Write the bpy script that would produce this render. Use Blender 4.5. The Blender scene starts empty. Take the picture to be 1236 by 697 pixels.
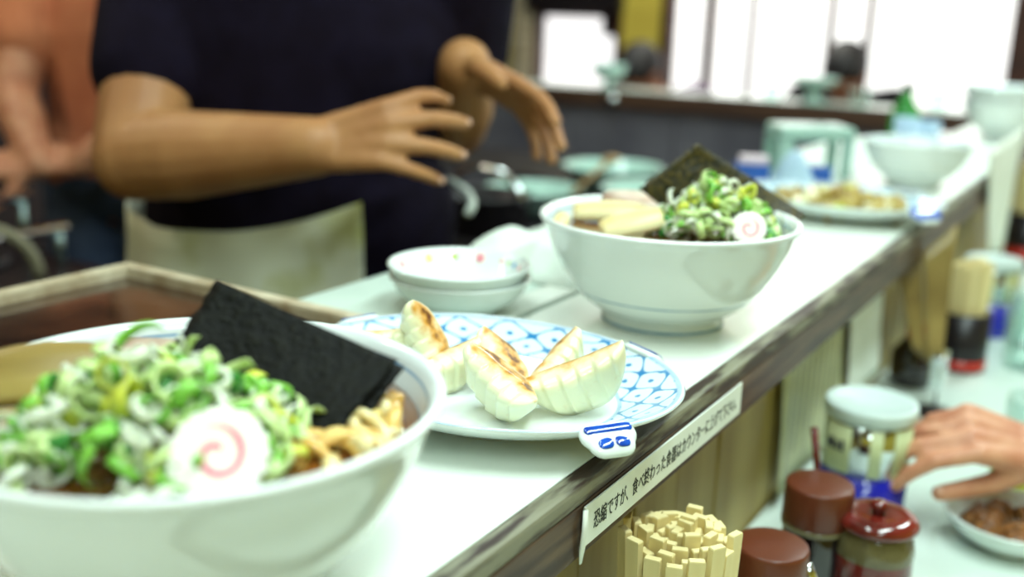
import bpy, bmesh, math, random
from mathutils import Vector, Matrix, Euler, noise
from math import sin, cos, pi, radians, sqrt

S = bpy.context.scene
COL = S.collection
R = random.Random(7)

# ------------------------------------------------------------------ camera
PITCH, YAW, ROLL = radians(14.81), radians(31.51), radians(1.86)
CAM = Vector((0, 0, 1.24))
fw = Vector((-sin(YAW) * cos(PITCH), cos(YAW) * cos(PITCH), -sin(PITCH)))
rt0 = Vector((cos(YAW), sin(YAW), 0))
up0 = rt0.cross(fw)
rt = rt0 * cos(ROLL) + up0 * sin(ROLL)
up = up0 * cos(ROLL) - rt0 * sin(ROLL)
cd = bpy.data.cameras.new('camera')
cd.sensor_width = 36
cd.lens = 36.29
cd.clip_start = 0.02
cd.dof.use_dof = True
cd.dof.focus_distance = 0.585
cd.dof.aperture_fstop = 3.3
co = bpy.data.objects.new('camera', cd)
COL.objects.link(co)
co.matrix_world = Matrix(((rt.x, up.x, -fw.x, CAM.x), (rt.y, up.y, -fw.y, CAM.y), (rt.z, up.z, -fw.z, CAM.z), (0, 0, 0, 1)))
S.camera = co

# ------------------------------------------------------------------ world, lights, exposure
w = bpy.data.worlds.new('overcast_sky')
S.world = w
w.use_nodes = True
w.node_tree.nodes['Background'].inputs[0].default_value = (0.93, 0.98, 1.0, 1)
w.node_tree.nodes['Background'].inputs[1].default_value = 1.2


def area(name, loc, sx, sy, power, col, rot=(0, 0, 0)):
    l = bpy.data.lights.new(name, 'AREA')
    l.shape = 'RECTANGLE'
    l.size, l.size_y, l.energy, l.color = sx, sy, power, col
    o = bpy.data.objects.new(name, l)
    o.location = loc
    o.rotation_euler = rot
    COL.objects.link(o)
    return o


TUBE = (0.81, 1.0, 0.97)
area('counter_lamp_light', (0.18, 0.75, 2.36), 0.16, 1.2, 20, TUBE)
area('counter_lamp_light', (0.18, 2.6, 2.36), 0.16, 1.2, 24, TUBE)
area('counter_lamp_light', (0.55, -0.7, 2.36), 0.16, 1.2, 10, TUBE)
area('kitchen_area_light', (-2.1, 0.6, 2.36), 0.16, 1.2, 8, (1.0, 0.86, 0.66))
area('far_fill_light', (-1.5, 4.05, 2.36), 1.2, 0.16, 16, (1.0, 1.0, 0.9))  # added fill that brightens the yellow far wall, source unseen
area('pass_fill_light', (-0.45, 0.15, 2.36), 0.16, 1.2, 9, TUBE)  # added fill over the pass to lift the cook's apron, source unseen
area('kitchen_area_light', (-1.4, 2.5, 2.36), 0.16, 1.2, 14, TUBE)  # extra unseen fill, added to lift the dim kitchen side of the far counter
WINDOW_GLOW = 1.0
S.view_settings.view_transform = 'Standard'
S.view_settings.look = 'None'
S.view_settings.exposure = 0.22
S.view_settings.gamma = 1.0


# ------------------------------------------------------------------ materials
def srgb(r, g, b):
    f = lambda c: (c / 255 / 12.92) if c / 255 <= 0.04045 else ((c / 255 + 0.055) / 1.055) ** 2.4
    return (f(r), f(g), f(b), 1)


def base_mat(name):
    m = bpy.data.materials.new(name)
    m.use_nodes = True
    nt = m.node_tree
    return m, nt, nt.nodes['Principled BSDF']


def N(nt, t, **kw):
    n = nt.nodes.new(t)
    for k, v in kw.items():
        setattr(n, k, v)
    return n


def mat(name, c1, c2=None, rough=0.5, metal=0.0, scale=20, stretch=(1, 1, 1), bump=0.0, bscale=None, sss=0.0, sssr=(0.01, 0.004, 0.002),
        trans=0.0, ior=1.45, coat=0.0, lo=0.35, hi=0.65, detail=4, sheen=0.0, spec=0.5):
    m, nt, b = base_mat(name)
    L = nt.links
    tc = N(nt, 'ShaderNodeTexCoord')
    mp = N(nt, 'ShaderNodeMapping')
    mp.inputs['Scale'].default_value = stretch
    L.new(tc.outputs['Object'], mp.inputs[0])
    nz = N(nt, 'ShaderNodeTexNoise')
    nz.inputs['Scale'].default_value = scale
    nz.inputs['Detail'].default_value = detail
    L.new(mp.outputs[0], nz.inputs[0])
    c2 = c2 or tuple(x * 0.9 for x in c1[:3]) + (1,)
    cr = N(nt, 'ShaderNodeValToRGB')
    cr.color_ramp.elements[0].position, cr.color_ramp.elements[1].position = lo, hi
    cr.color_ramp.elements[0].color, cr.color_ramp.elements[1].color = c2, c1
    L.new(nz.outputs[0], cr.inputs[0])
    L.new(cr.outputs[0], b.inputs['Base Color'])
    b.inputs['Roughness'].default_value = rough
    b.inputs['Metallic'].default_value = metal
    b.inputs['Transmission Weight'].default_value = trans
    b.inputs['IOR'].default_value = ior
    b.inputs['Coat Weight'].default_value = coat
    b.inputs['Sheen Weight'].default_value = sheen
    b.inputs['Specular IOR Level'].default_value = spec
    if sss:
        b.inputs['Subsurface Weight'].default_value = sss
        b.inputs['Subsurface Radius'].default_value = sssr
        b.inputs['Subsurface Scale'].default_value = 1.0
    if bump:
        n2 = nz
        if bscale:
            n2 = N(nt, 'ShaderNodeTexNoise')
            n2.inputs['Scale'].default_value = bscale
            n2.inputs['Detail'].default_value = 6
            L.new(mp.outputs[0], n2.inputs[0])
        bp = N(nt, 'ShaderNodeBump')
        bp.inputs['Strength'].default_value = bump
        bp.inputs['Distance'].default_value = 0.002
        L.new(n2.outputs[0], bp.inputs['Height'])
        L.new(bp.outputs[0], b.inputs['Normal'])
    return m


def emit(name, col, strength):
    m, nt, b = base_mat(name)
    b.inputs['Base Color'].default_value = col
    b.inputs['Emission Color'].default_value = col
    b.inputs['Emission Strength'].default_value = strength
    return m


def zband_mat(name, white, bands, rough=0.12):
    """glazed ceramic with painted rings at given heights (z0, z1, colour)"""
    m, nt, b = base_mat(name)
    L = nt.links
    tc = N(nt, 'ShaderNodeTexCoord')
    sp = N(nt, 'ShaderNodeSeparateXYZ')
    L.new(tc.outputs['Object'], sp.inputs[0])
    nz = N(nt, 'ShaderNodeTexNoise')
    nz.inputs['Scale'].default_value = 60
    L.new(tc.outputs['Object'], nz.inputs[0])
    last = None
    for z0, z1, c in bands:
        a = N(nt, 'ShaderNodeMath', operation='SUBTRACT')
        L.new(sp.outputs['Z'], a.inputs[0])
        a.inputs[1].default_value = (z0 + z1) / 2
        ab = N(nt, 'ShaderNodeMath', operation='ABSOLUTE')
        L.new(a.outputs[0], ab.inputs[0])
        mr = N(nt, 'ShaderNodeMapRange')
        hw = (z1 - z0) / 2
        mr.inputs['From Min'].default_value = hw
        mr.inputs['From Max'].default_value = hw * 0.5
        L.new(ab.outputs[0], mr.inputs['Value'])
        ml = N(nt, 'ShaderNodeMath', operation='MULTIPLY')
        L.new(mr.outputs[0], ml.inputs[0])
        ad = N(nt, 'ShaderNodeMath', operation='ADD')
        L.new(nz.outputs[0], ad.inputs[0])
        ad.inputs[1].default_value = 0.35
        L.new(ad.outputs[0], ml.inputs[1])
        ml.use_clamp = True
        mx = N(nt, 'ShaderNodeMix', data_type='RGBA')
        L.new(ml.outputs[0], mx.inputs[0])
        if last:
            L.new(last, mx.inputs[6])
        else:
            mx.inputs[6].default_value = white
        mx.inputs[7].default_value = c
        last = mx.outputs[2]
    L.new(last, b.inputs['Base Color'])
    b.inputs['Roughness'].default_value = rough
    b.inputs['Coat Weight'].default_value = 0.3
    return m


def plate_mat():
    """underglaze blue ogee lattice on the rim; u counts cells round the rim, v runs over the band"""
    m, nt, b = base_mat('blue_white_porcelain')
    L = nt.links
    uv = N(nt, 'ShaderNodeUVMap')
    uv.uv_map = 'UVMap'
    sp = N(nt, 'ShaderNodeSeparateXYZ')
    L.new(uv.outputs[0], sp.inputs[0])

    def M(op, a, bb=None, clamp=False):
        n = N(nt, 'ShaderNodeMath', operation=op)
        n.use_clamp = clamp
        for i, v in enumerate((a, bb)):
            if v is None:
                continue
            if isinstance(v, (int, float)):
                n.inputs[i].default_value = v
            else:
                L.new(v, n.inputs[i])
        return n.outputs[0]

    nz = N(nt, 'ShaderNodeTexNoise')
    nz.inputs['Scale'].default_value = 1.7
    L.new(uv.outputs[0], nz.inputs[0])
    wob = M('MULTIPLY', M('SUBTRACT', nz.outputs[0], 0.5), 0.22)
    u = M('ADD', sp.outputs['X'], wob)
    v = M('ADD', sp.outputs['Y'], wob)
    f = M('ADD', M('COSINE', M('MULTIPLY', u, 2 * pi)), M('COSINE', M('MULTIPLY', v, 2 * pi)))
    af = M('ABSOLUTE', f)

    def step(x, lo, hi):
        mr = N(nt, 'ShaderNodeMapRange')
        mr.inputs['From Min'].default_value = lo
        mr.inputs['From Max'].default_value = hi
        L.new(x, mr.inputs['Value'])
        return mr.outputs[0]
    V = 1.5
    line = step(af, 0.27, 0.13)
    dot = step(af, 1.84, 1.93)
    inside = M('MULTIPLY', step(sp.outputs['Y'], 0.0, 0.03), step(sp.outputs['Y'], V, V - 0.03))
    pat = M('MULTIPLY', M('MAXIMUM', line, dot), inside)
    e1 = step(M('ABSOLUTE', M('SUBTRACT', sp.outputs['Y'], 0.0)), 0.07, 0.04)
    e2 = step(M('ABSOLUTE', M('SUBTRACT', sp.outputs['Y'], V + 0.03)), 0.09, 0.05)
    edge = M('MAXIMUM', M('MULTIPLY', e1, 0.55), M('MULTIPLY', e2, 0.6))
    ink = M('MULTIPLY', M('MAXIMUM', pat, edge), M('ADD', M('MULTIPLY', nz.outputs[0], 0.7), 0.55), True)
    mx0 = N(nt, 'ShaderNodeMix', data_type='RGBA')
    L.new(M('MULTIPLY', inside, 0.5), mx0.inputs[0])
    mx0.inputs[6].default_value = srgb(232, 240, 240)
    mx0.inputs[7].default_value = srgb(196, 230, 244)
    mx = N(nt, 'ShaderNodeMix', data_type='RGBA')
    L.new(ink, mx.inputs[0])
    L.new(mx0.outputs[2], mx.inputs[6])
    mx.inputs[7].default_value = srgb(44, 128, 186)
    L.new(mx.outputs[2], b.inputs['Base Color'])
    b.inputs['Roughness'].default_value = 0.1
    b.inputs['Coat Weight'].default_value = 0.4
    return m


def attr_mat(name, c0, c1, rough, c2=None, coat=0.0, sss=0.0, scale=120, bump=0.0):
    """two colours mixed by the vertex attribute 'tone' (0..1) plus fine noise"""
    m, nt, b = base_mat(name)
    L = nt.links
    at = N(nt, 'ShaderNodeAttribute')
    at.attribute_name = 'tone'
    tc = N(nt, 'ShaderNodeTexCoord')
    nz = N(nt, 'ShaderNodeTexNoise')
    nz.inputs['Scale'].default_value = scale
    nz.inputs['Detail'].default_value = 5
    L.new(tc.outputs['Object'], nz.inputs[0])
    a = N(nt, 'ShaderNodeMath', operation='MULTIPLY_ADD')
    L.new(nz.outputs[0], a.inputs[0])
    a.inputs[1].default_value = 0.9
    L.new(at.outputs['Fac'], a.inputs[2])
    s = N(nt, 'ShaderNodeMath', operation='SUBTRACT')
    L.new(a.outputs[0], s.inputs[0])
    s.inputs[1].default_value = 0.45
    cr = N(nt, 'ShaderNodeValToRGB')
    e = cr.color_ramp.elements
    e[0].position, e[0].color = 0.1, c0
    e[1].position, e[1].color = 0.75, c1
    if c2:
        n = e.new(0.98)
        n.color = c2
    L.new(s.outputs[0], cr.inputs[0])
    L.new(cr.outputs[0], b.inputs['Base Color'])
    b.inputs['Roughness'].default_value = rough
    b.inputs['Coat Weight'].default_value = coat
    if sss:
        b.inputs['Subsurface Weight'].default_value = sss
        b.inputs['Subsurface Radius'].default_value = (0.006, 0.005, 0.003)
        b.inputs['Subsurface Scale'].default_value = 1.0
    if bump:
        bp = N(nt, 'ShaderNodeBump')
        bp.inputs['Strength'].default_value = bump
        bp.inputs['Distance'].default_value = 0.001
        L.new(nz.outputs[0], bp.inputs['Height'])
        L.new(bp.outputs[0], b.inputs['Normal'])
    return m


CERAMIC = srgb(228, 236, 235)
M = {}
M['laminate'] = mat('white_laminate', srgb(236, 242, 234), srgb(228, 236, 226), rough=0.22, scale=9)
M['laminate2'] = mat('worktop_laminate', srgb(205, 222, 212), srgb(192, 210, 200), rough=0.3, scale=9)
M['table'] = mat('table_laminate', srgb(214, 228, 220), srgb(206, 220, 212), rough=0.25, scale=9)
M['trimwood'] = mat('weathered_trim_wood', srgb(128, 126, 106), srgb(44, 24, 16), rough=0.5, scale=70, stretch=(1.6, 0.22, 1.6), bump=0.6, lo=0.44, hi=0.58, detail=8)
M['facewood'] = mat('brown_face_wood', srgb(98, 76, 58), srgb(46, 24, 18), rough=0.45, scale=60, stretch=(1.6, 0.16, 1.6), bump=0.3, lo=0.40, hi=0.66, detail=8)
M['plank'] = mat('pale_panel_wood', srgb(190, 172, 104), srgb(150, 126, 62), rough=0.5, scale=28, stretch=(1, 1, 0.05), bump=0.1, lo=0.3, hi=0.75)
M['darkwood'] = mat('dark_brown_wood', srgb(80, 44, 32), srgb(44, 22, 18), rough=0.5, scale=20, stretch=(0.1, 1, 1), bump=0.2)
M['fasciawood'] = mat('far_fascia_wood', srgb(88, 62, 46), srgb(60, 40, 32), rough=0.5, scale=20, stretch=(0.1, 1, 1))
M['traywood'] = mat('oiled_iron_plate', srgb(92, 56, 38), srgb(44, 24, 18), rough=0.22, metal=0.55, scale=18, bump=0.10, coat=0.5, bscale=60)
M['traybrim'] = mat('worn_pale_wood', srgb(206, 196, 170), srgb(160, 140, 110), rough=0.5, scale=30)
M['gap'] = mat('seam_dark', srgb(66, 62, 56), rough=0.8)
M['wall'] = mat('olive_plaster', srgb(206, 186, 76), srgb(192, 170, 66), rough=0.8, scale=6)
M['walldark'] = mat('kitchen_wall_dark', srgb(60, 48, 50), srgb(42, 32, 36), rough=0.75, scale=5)  # dark wall tone, mottled at random
M['floor'] = mat('floor_concrete', srgb(96, 88, 84), srgb(70, 64, 62), rough=0.6, scale=6)
M['ceiling'] = mat('ceiling_board', srgb(200, 196, 178), srgb(188, 182, 164), rough=0.9, scale=6)
M['steel'] = mat('brushed_steel', srgb(170, 190, 188), srgb(130, 150, 150), rough=0.3, metal=0.9, scale=40, stretch=(1, 0.1, 1))
M['chrome'] = mat('chrome', srgb(220, 225, 225), srgb(200, 205, 206), rough=0.08, metal=1.0)
M['darksteel'] = mat('dark_steel', srgb(58, 54, 58), srgb(34, 30, 36), rough=0.45, metal=0.4, scale=14)  # dark grey steel tone with random variation
M['panelgrey'] = mat('dark_grey_panel', srgb(112, 110, 118), srgb(84, 82, 92), rough=0.5, scale=4)
M['black'] = mat('black_plastic', srgb(30, 24, 28), srgb(22, 18, 22), rough=0.35)
M['glow'] = emit('lit_window_pane', (1.0, 0.985, 0.985, 1), WINDOW_GLOW)
M['lampglow'] = emit('tube_glow', (0.84, 1.0, 0.9, 1), 6)
M['lampbody'] = mat('lamp_enamel', srgb(225, 228, 222), rough=0.4)
M['bowl_out'] = zband_mat('bowl_glaze_outside', CERAMIC, [(0.0275, 0.0295, srgb(96, 140, 170)), (0.0015, 0.0045, srgb(100, 150, 180))])
M['bowl_in'] = zband_mat('bowl_glaze_inside', CERAMIC, [(0.0800, 0.0822, srgb(130, 170, 205))])
M['ceramic'] = mat('white_glaze', CERAMIC, srgb(216, 228, 222), rough=0.12, coat=0.3)
M['celadon'] = mat('pale_celadon_glaze', srgb(172, 206, 194), srgb(158, 192, 182), rough=0.2, coat=0.2)
M['plate'] = plate_mat()
M['cobalt'] = mat('cobalt_paint', srgb(24, 84, 190), srgb(16, 60, 160), rough=0.12, scale=60, coat=0.4)
M['soup'] = mat('soy_broth', srgb(120, 72, 26), srgb(84, 46, 18), rough=0.06, scale=40, coat=0.6)
M['oil'] = mat('oil_drop', srgb(205, 160, 70), srgb(180, 130, 50), rough=0.05, trans=0.4)
M['menma'] = mat('bamboo_shoot', srgb(178, 156, 88), srgb(132, 108, 52), rough=0.35, scale=30, stretch=(0.15, 1, 1), bump=0.2, sss=0.15)
M['menma_pale'] = mat('pale_bamboo_shoot', srgb(232, 222, 176), srgb(212, 192, 130), rough=0.35, scale=30, stretch=(0.15, 1, 1), bump=0.2, sss=0.15)
M['chashu'] = mat('roast_pork', srgb(206, 186, 166), srgb(168, 134, 112), rough=0.4, scale=60, bump=0.3, sss=0.15)
M['pork_edge'] = mat('seared_pork', srgb(120, 72, 44), srgb(70, 38, 24), rough=0.35, scale=60, bump=0.5)
M['noodle'] = mat('wheat_noodle', srgb(236, 200, 118), srgb(208, 150, 62), rough=0.22, scale=40, sss=0.2, coat=0.3)
M['onion'] = mat('pale_broth_noodle', srgb(240, 226, 176), srgb(220, 190, 120), rough=0.2, scale=40, sss=0.2, coat=0.4)
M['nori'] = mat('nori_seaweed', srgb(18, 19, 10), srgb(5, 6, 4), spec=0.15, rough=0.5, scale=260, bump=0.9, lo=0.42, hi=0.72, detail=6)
M['nori_lit'] = mat('lit_nori_seaweed', srgb(92, 78, 30), srgb(30, 30, 16), rough=0.5, scale=220, bump=0.9, lo=0.4, hi=0.7, detail=6)  # lighter olive copy of the nori, light on the sheets put into the colour
M['fishcake'] = mat('white_fishcake', srgb(246, 244, 236), srgb(240, 236, 224), rough=0.35, sss=0.25, sssr=(0.004, 0.003, 0.003))
M['pink'] = mat('pink_fishcake', srgb(236, 128, 150), srgb(230, 112, 138), rough=0.35)
for k, c in dict(white=(236, 244, 222), pale=(206, 234, 156), green=(132, 204, 76), lime=(214, 222, 84), deep=(62, 150, 62)).items():
    M['leek_' + k] = mat('scallion_' + k, srgb(*c), srgb(*[int(x * 0.86) for x in c]), rough=0.28, scale=160, sss=0.25, sssr=(0.004, 0.005, 0.002), coat=0.25)
M['gyoza'] = attr_mat('dumpling_dough', srgb(236, 234, 196), srgb(212, 152, 62), 0.3, c2=srgb(104, 54, 22), coat=0.4, sss=0.3, scale=150, bump=0.15)
M['chopwood'] = mat('aspen_chopstick', srgb(240, 226, 172), srgb(226, 206, 146), rough=0.55, scale=40, stretch=(1, 1, 0.06))
M['jarcap'] = mat('brown_cap', srgb(104, 52, 30), srgb(92, 44, 27), rough=0.32, scale=8)
M['soy'] = mat('soy_sauce_glass', srgb(34, 20, 24), srgb(22, 14, 18), rough=0.06, coat=0.8)
M['redglaze'] = mat('oxblood_glaze', srgb(122, 38, 28), srgb(80, 22, 18), rough=0.14, coat=0.6, scale=25)
M['oliveglaze'] = mat('olive_glaze', srgb(116, 108, 74), srgb(92, 84, 56), rough=0.2, coat=0.4)
M['plasticlid'] = mat('translucent_lid', srgb(206, 220, 216), srgb(196, 212, 208), rough=0.4)
M['canblue'] = mat('blue_tin', srgb(26, 32, 176), srgb(18, 22, 140), rough=0.2, coat=0.6)
M['canink'] = mat('navy_ink', srgb(24, 26, 70), rough=0.4)
M['cancream'] = mat('cream_label', srgb(204, 212, 168), srgb(190, 198, 150), rough=0.4)
M['red'] = mat('red_lacquer', srgb(196, 44, 30), srgb(160, 30, 24), rough=0.25, coat=0.3)
M['paper'] = mat('white_paper', srgb(232, 238, 230), srgb(224, 230, 220), rough=0.7)
M['menupaper'] = mat('yellowed_menu_paper', srgb(206, 210, 170), srgb(190, 194, 150), rough=0.7, scale=14)
M['menucard'] = mat('laminated_menu_card', srgb(160, 140, 84), srgb(116, 96, 54), rough=0.3, scale=10)
M['ink'] = mat('black_ink', srgb(40, 48, 44), rough=0.7)
def thin_glass():
    m, nt, b = base_mat('clear_glass')
    L = nt.links
    nt.nodes.remove(b)
    out = nt.nodes['Material Output']
    tr = N(nt, 'ShaderNodeBsdfTransparent')
    tr.inputs[0].default_value = (0.90, 0.97, 0.95, 1)
    gl = N(nt, 'ShaderNodeBsdfGlossy')
    gl.inputs['Roughness'].default_value = 0.05
    lw = N(nt, 'ShaderNodeLayerWeight')
    lw.inputs['Blend'].default_value = 0.35
    mx = N(nt, 'ShaderNodeMixShader')
    sc = N(nt, 'ShaderNodeMath', operation='MULTIPLY')
    L.new(lw.outputs['Facing'], sc.inputs[0])
    sc.inputs[1].default_value = 0.45
    L.new(sc.outputs[0], mx.inputs[0])
    L.new(tr.outputs[0], mx.inputs[1])
    L.new(gl.outputs[0], mx.inputs[2])
    L.new(mx.outputs[0], out.inputs[0])
    return m


M['glass'] = thin_glass()
M['greenglass'] = mat('green_bottle_glass', srgb(50, 150, 50), srgb(30, 120, 40), rough=0.08, coat=0.4)
M['skin'] = mat('skin', srgb(180, 130, 84), srgb(164, 112, 70), rough=0.5, scale=14, sss=0.1)
M['skin_pink'] = mat('ruddy_skin', srgb(206, 150, 118), srgb(188, 124, 94), rough=0.5, scale=40, sss=0.12)
M['skin_dark'] = mat('tan_skin', srgb(168, 110, 80), srgb(150, 94, 66), rough=0.55, scale=14)
M['lips'] = mat('lips', srgb(160, 84, 74), rough=0.5)
M['nail'] = mat('fingernail', srgb(222, 176, 152), rough=0.3)
M['eye'] = mat('eye_white', srgb(220, 216, 208), rough=0.2)
M['iris'] = mat('iris', srgb(40, 26, 20), rough=0.2)
M['hair'] = mat('black_hair', srgb(32, 24, 26), srgb(20, 14, 18), rough=0.55, scale=60, stretch=(1, 1, 0.2), bump=0.4)
M['navy'] = mat('navy_cotton', srgb(20, 14, 32), srgb(16, 9, 24), rough=0.9, scale=30, bump=0.15, bscale=300, spec=0.15)
M['jeans'] = mat('indigo_denim', srgb(40, 42, 66), srgb(28, 28, 48), rough=0.9, scale=30, bump=0.2, bscale=300, spec=0.15)
M['bluegrey'] = mat('bluegrey_cotton', srgb(78, 92, 118), srgb(60, 72, 96), rough=0.9, scale=20, spec=0.15)
M['salmon'] = mat('salmon_cotton', srgb(206, 132, 96), srgb(180, 106, 78), rough=0.9, scale=8, spec=0.15)
M['blackcloth'] = mat('black_cotton', srgb(24, 20, 24), rough=0.9, spec=0.15)
M['mauve'] = mat('mauve_wool', srgb(124, 100, 124), srgb(104, 82, 106), rough=0.95, scale=12, spec=0.15)
M['whitecloth'] = mat('white_cotton', srgb(222, 230, 222), srgb(208, 218, 208), rough=0.9, scale=20, bump=0.2, spec=0.2)
M['apron'] = mat('stained_apron', srgb(222, 226, 204), srgb(176, 178, 88), rough=0.85, scale=7, lo=0.28, hi=0.46, bump=0.2, bscale=120, spec=0.2)
M['paleblue'] = mat('pale_blue_paper', srgb(176, 202, 222), srgb(160, 188, 212), rough=0.5)
M['boxblue'] = mat('blue_carton', srgb(44, 92, 176), srgb(34, 74, 150), rough=0.45)
M['boxpink'] = mat('pale_pink_carton', srgb(226, 206, 216), rough=0.5)
M['yellowsauce'] = mat('mustard_plastic', srgb(150, 112, 34), srgb(112, 84, 30), rough=0.4)
M['dotpink'] = mat('pink_glaze_dot', srgb(236, 150, 160), rough=0.15)
M['dotgreen'] = mat('green_glaze_dot', srgb(176, 206, 96), rough=0.15)
M['dotblue'] = mat('blue_glaze_dot', srgb(70, 150, 206), rough=0.15)
M['dotyellow'] = mat('yellow_glaze_dot', srgb(240, 210, 150), rough=0.15)
M['fried'] = mat('stir_fry', srgb(196, 176, 96), srgb(150, 116, 56), rough=0.35, scale=60, bump=0.4)
M['pickle'] = mat('braised_morsel', srgb(160, 108, 58), srgb(104, 64, 34), rough=0.3, scale=60, bump=0.4)
M['rubber'] = mat('grey_hose', srgb(150, 146, 120), rough=0.5)


# ------------------------------------------------------------------ mesh helpers
def mesh(name, verts, faces, mats, mi=None, smooth=True, uvs=None):
    me = bpy.data.meshes.new(name)
    me.from_pydata([tuple(v) for v in verts], [], faces)
    for m in (mats if isinstance(mats, (list, tuple)) else [mats]):
        me.materials.append(M[m] if isinstance(m, str) else m)
    if mi:
        me.polygons.foreach_set('material_index', mi)
    if uvs:
        l = me.uv_layers.new(name='UVMap')
        for p in me.polygons:
            for li, vi in zip(p.loop_indices, p.vertices):
                l.data[li].uv = uvs[vi]
    me.polygons.foreach_set('use_smooth', [smooth] * len(me.polygons))
    me.update()
    return me


def obj(name, me, parent=None, loc=(0, 0, 0), rot=(0, 0, 0)):
    o = bpy.data.objects.new(name, me)
    COL.objects.link(o)
    o.location = loc
    o.rotation_euler = rot
    if parent:
        o.parent = parent
    return o


def tag(o, label, cat, group=None, kind=None):
    o['label'] = label
    o['category'] = cat
    if group:
        o['group'] = group
    if kind:
        o['kind'] = kind
    return o


def thing(name, label, cat, loc=(0, 0, 0), rot=(0, 0, 0), group=None):
    return tag(obj(name, None, None, loc, rot), label, cat, group)


def struct(o):
    o['kind'] = 'structure'
    return o


def box_data(x0, x1, y0, y1, z0, z1):
    v = [(x, y, z) for x in (x0, x1) for y in (y0, y1) for z in (z0, z1)]
    f = [(0, 1, 3, 2), (4, 6, 7, 5), (0, 4, 5, 1), (2, 3, 7, 6), (0, 2, 6, 4), (1, 5, 7, 3)]
    return v, f


def box(name, x0, x1, y0, y1, z0, z1, m, bev=0.0, seg=2):
    bm = bmesh.new()
    v, f = box_data(min(x0, x1), max(x0, x1), min(y0, y1), max(y0, y1), min(z0, z1), max(z0, z1))
    vs = [bm.verts.new(p) for p in v]
    for q in f:
        bm.faces.new([vs[i] for i in q])
    bmesh.ops.recalc_face_normals(bm, faces=bm.faces)
    if bev:
        bmesh.ops.bevel(bm, geom=bm.edges[:], offset=bev, segments=seg, affect='EDGES', profile=0.6)
    me = bpy.data.meshes.new(name)
    bm.to_mesh(me)
    bm.free()
    me.materials.append(M[m])
    return me


def lathe(name, prof, mats, mi=None, seg=64, sx=1.0, sy=1.0, uvf=None, wob=None):
    """revolve (r, z) points; consecutive points with r=0 close the ends"""
    V, Fc, MI, UV = [], [], [], []
    n = len(prof)
    dup = 1 if uvf else 0
    cols = seg + dup
    for j in range(cols):
        a = 2 * pi * j / seg
        for i, (r, z) in enumerate(prof):
            k = 1 if not wob else wob(a, i)
            V.append((r * sx * cos(a) * k, r * sy * sin(a) * k, z))
            if uvf:
                UV.append(uvf(j / seg, i, r, z))
    for j in range(seg):
        j2 = j + 1 if dup else (j + 1) % seg
        for i in range(n - 1):
            a, b, c, d = j * n + i, j2 * n + i, j2 * n + i + 1, j * n + i + 1
            if prof[i][0] < 1e-7:
                Fc.append((a, c, d))
            elif prof[i + 1][0] < 1e-7:
                Fc.append((a, b, c))
            else:
                Fc.append((a, b, c, d))
            MI.append(mi[i] if mi else 0)
    me = mesh(name, V, Fc, mats, MI if mi else None, True, UV if uvf else None)
    bm = bmesh.new()
    bm.from_mesh(me)
    if not uvf:
        bmesh.ops.remove_doubles(bm, verts=bm.verts, dist=1e-7)
    bmesh.ops.recalc_face_normals(bm, faces=bm.faces)
    bm.to_mesh(me)
    bm.free()
    return me


def frames(pts):
    out = []
    pts = [Vector(p) for p in pts]
    ref = None
    for i, p in enumerate(pts):
        t = (pts[min(i + 1, len(pts) - 1)] - pts[max(i - 1, 0)]).normalized()
        if ref is None:
            ref = Vector((0, 0, 1)) if abs(t.z) < 0.9 else Vector((1, 0, 0))
        a = (ref - t * ref.dot(t))
        a = a.normalized() if a.length > 1e-6 else t.orthogonal().normalized()
        ref = a
        out.append((p, t, a, t.cross(a)))
    return out


def tube_data(pts, r, seg=8, flat=1.0, closed=False):
    V, Fc = [], []
    fr = frames(pts)
    n = len(fr)
    for i, (p, t, a, b) in enumerate(fr):
        rr = r[i] if isinstance(r, (list, tuple)) else r
        for k in range(seg):
            q = 2 * pi * k / seg
            V.append(p + a * (cos(q) * rr * flat) + b * (sin(q) * rr))
    for i in range(n - 1):
        for k in range(seg):
            Fc.append((i * seg + k, i * seg + (k + 1) % seg, (i + 1) * seg + (k + 1) % seg, (i + 1) * seg + k))
    Fc.append(tuple(reversed(range(seg))))
    Fc.append(tuple((n - 1) * seg + k for k in range(seg)))
    return V, Fc


def tube(name, pts, r, m, seg=8, flat=1.0):
    V, Fc = tube_data(pts, r, seg, flat)
    return mesh(name, V, Fc, m)


def merged(name, chunks, m, smooth=True):
    V, Fc = [], []
    for v, f in chunks:
        o = len(V)
        V += [tuple(q) for q in v]
        Fc += [tuple(i + o for i in q) for q in f]
    return mesh(name, V, Fc, m, None, smooth)


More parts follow.
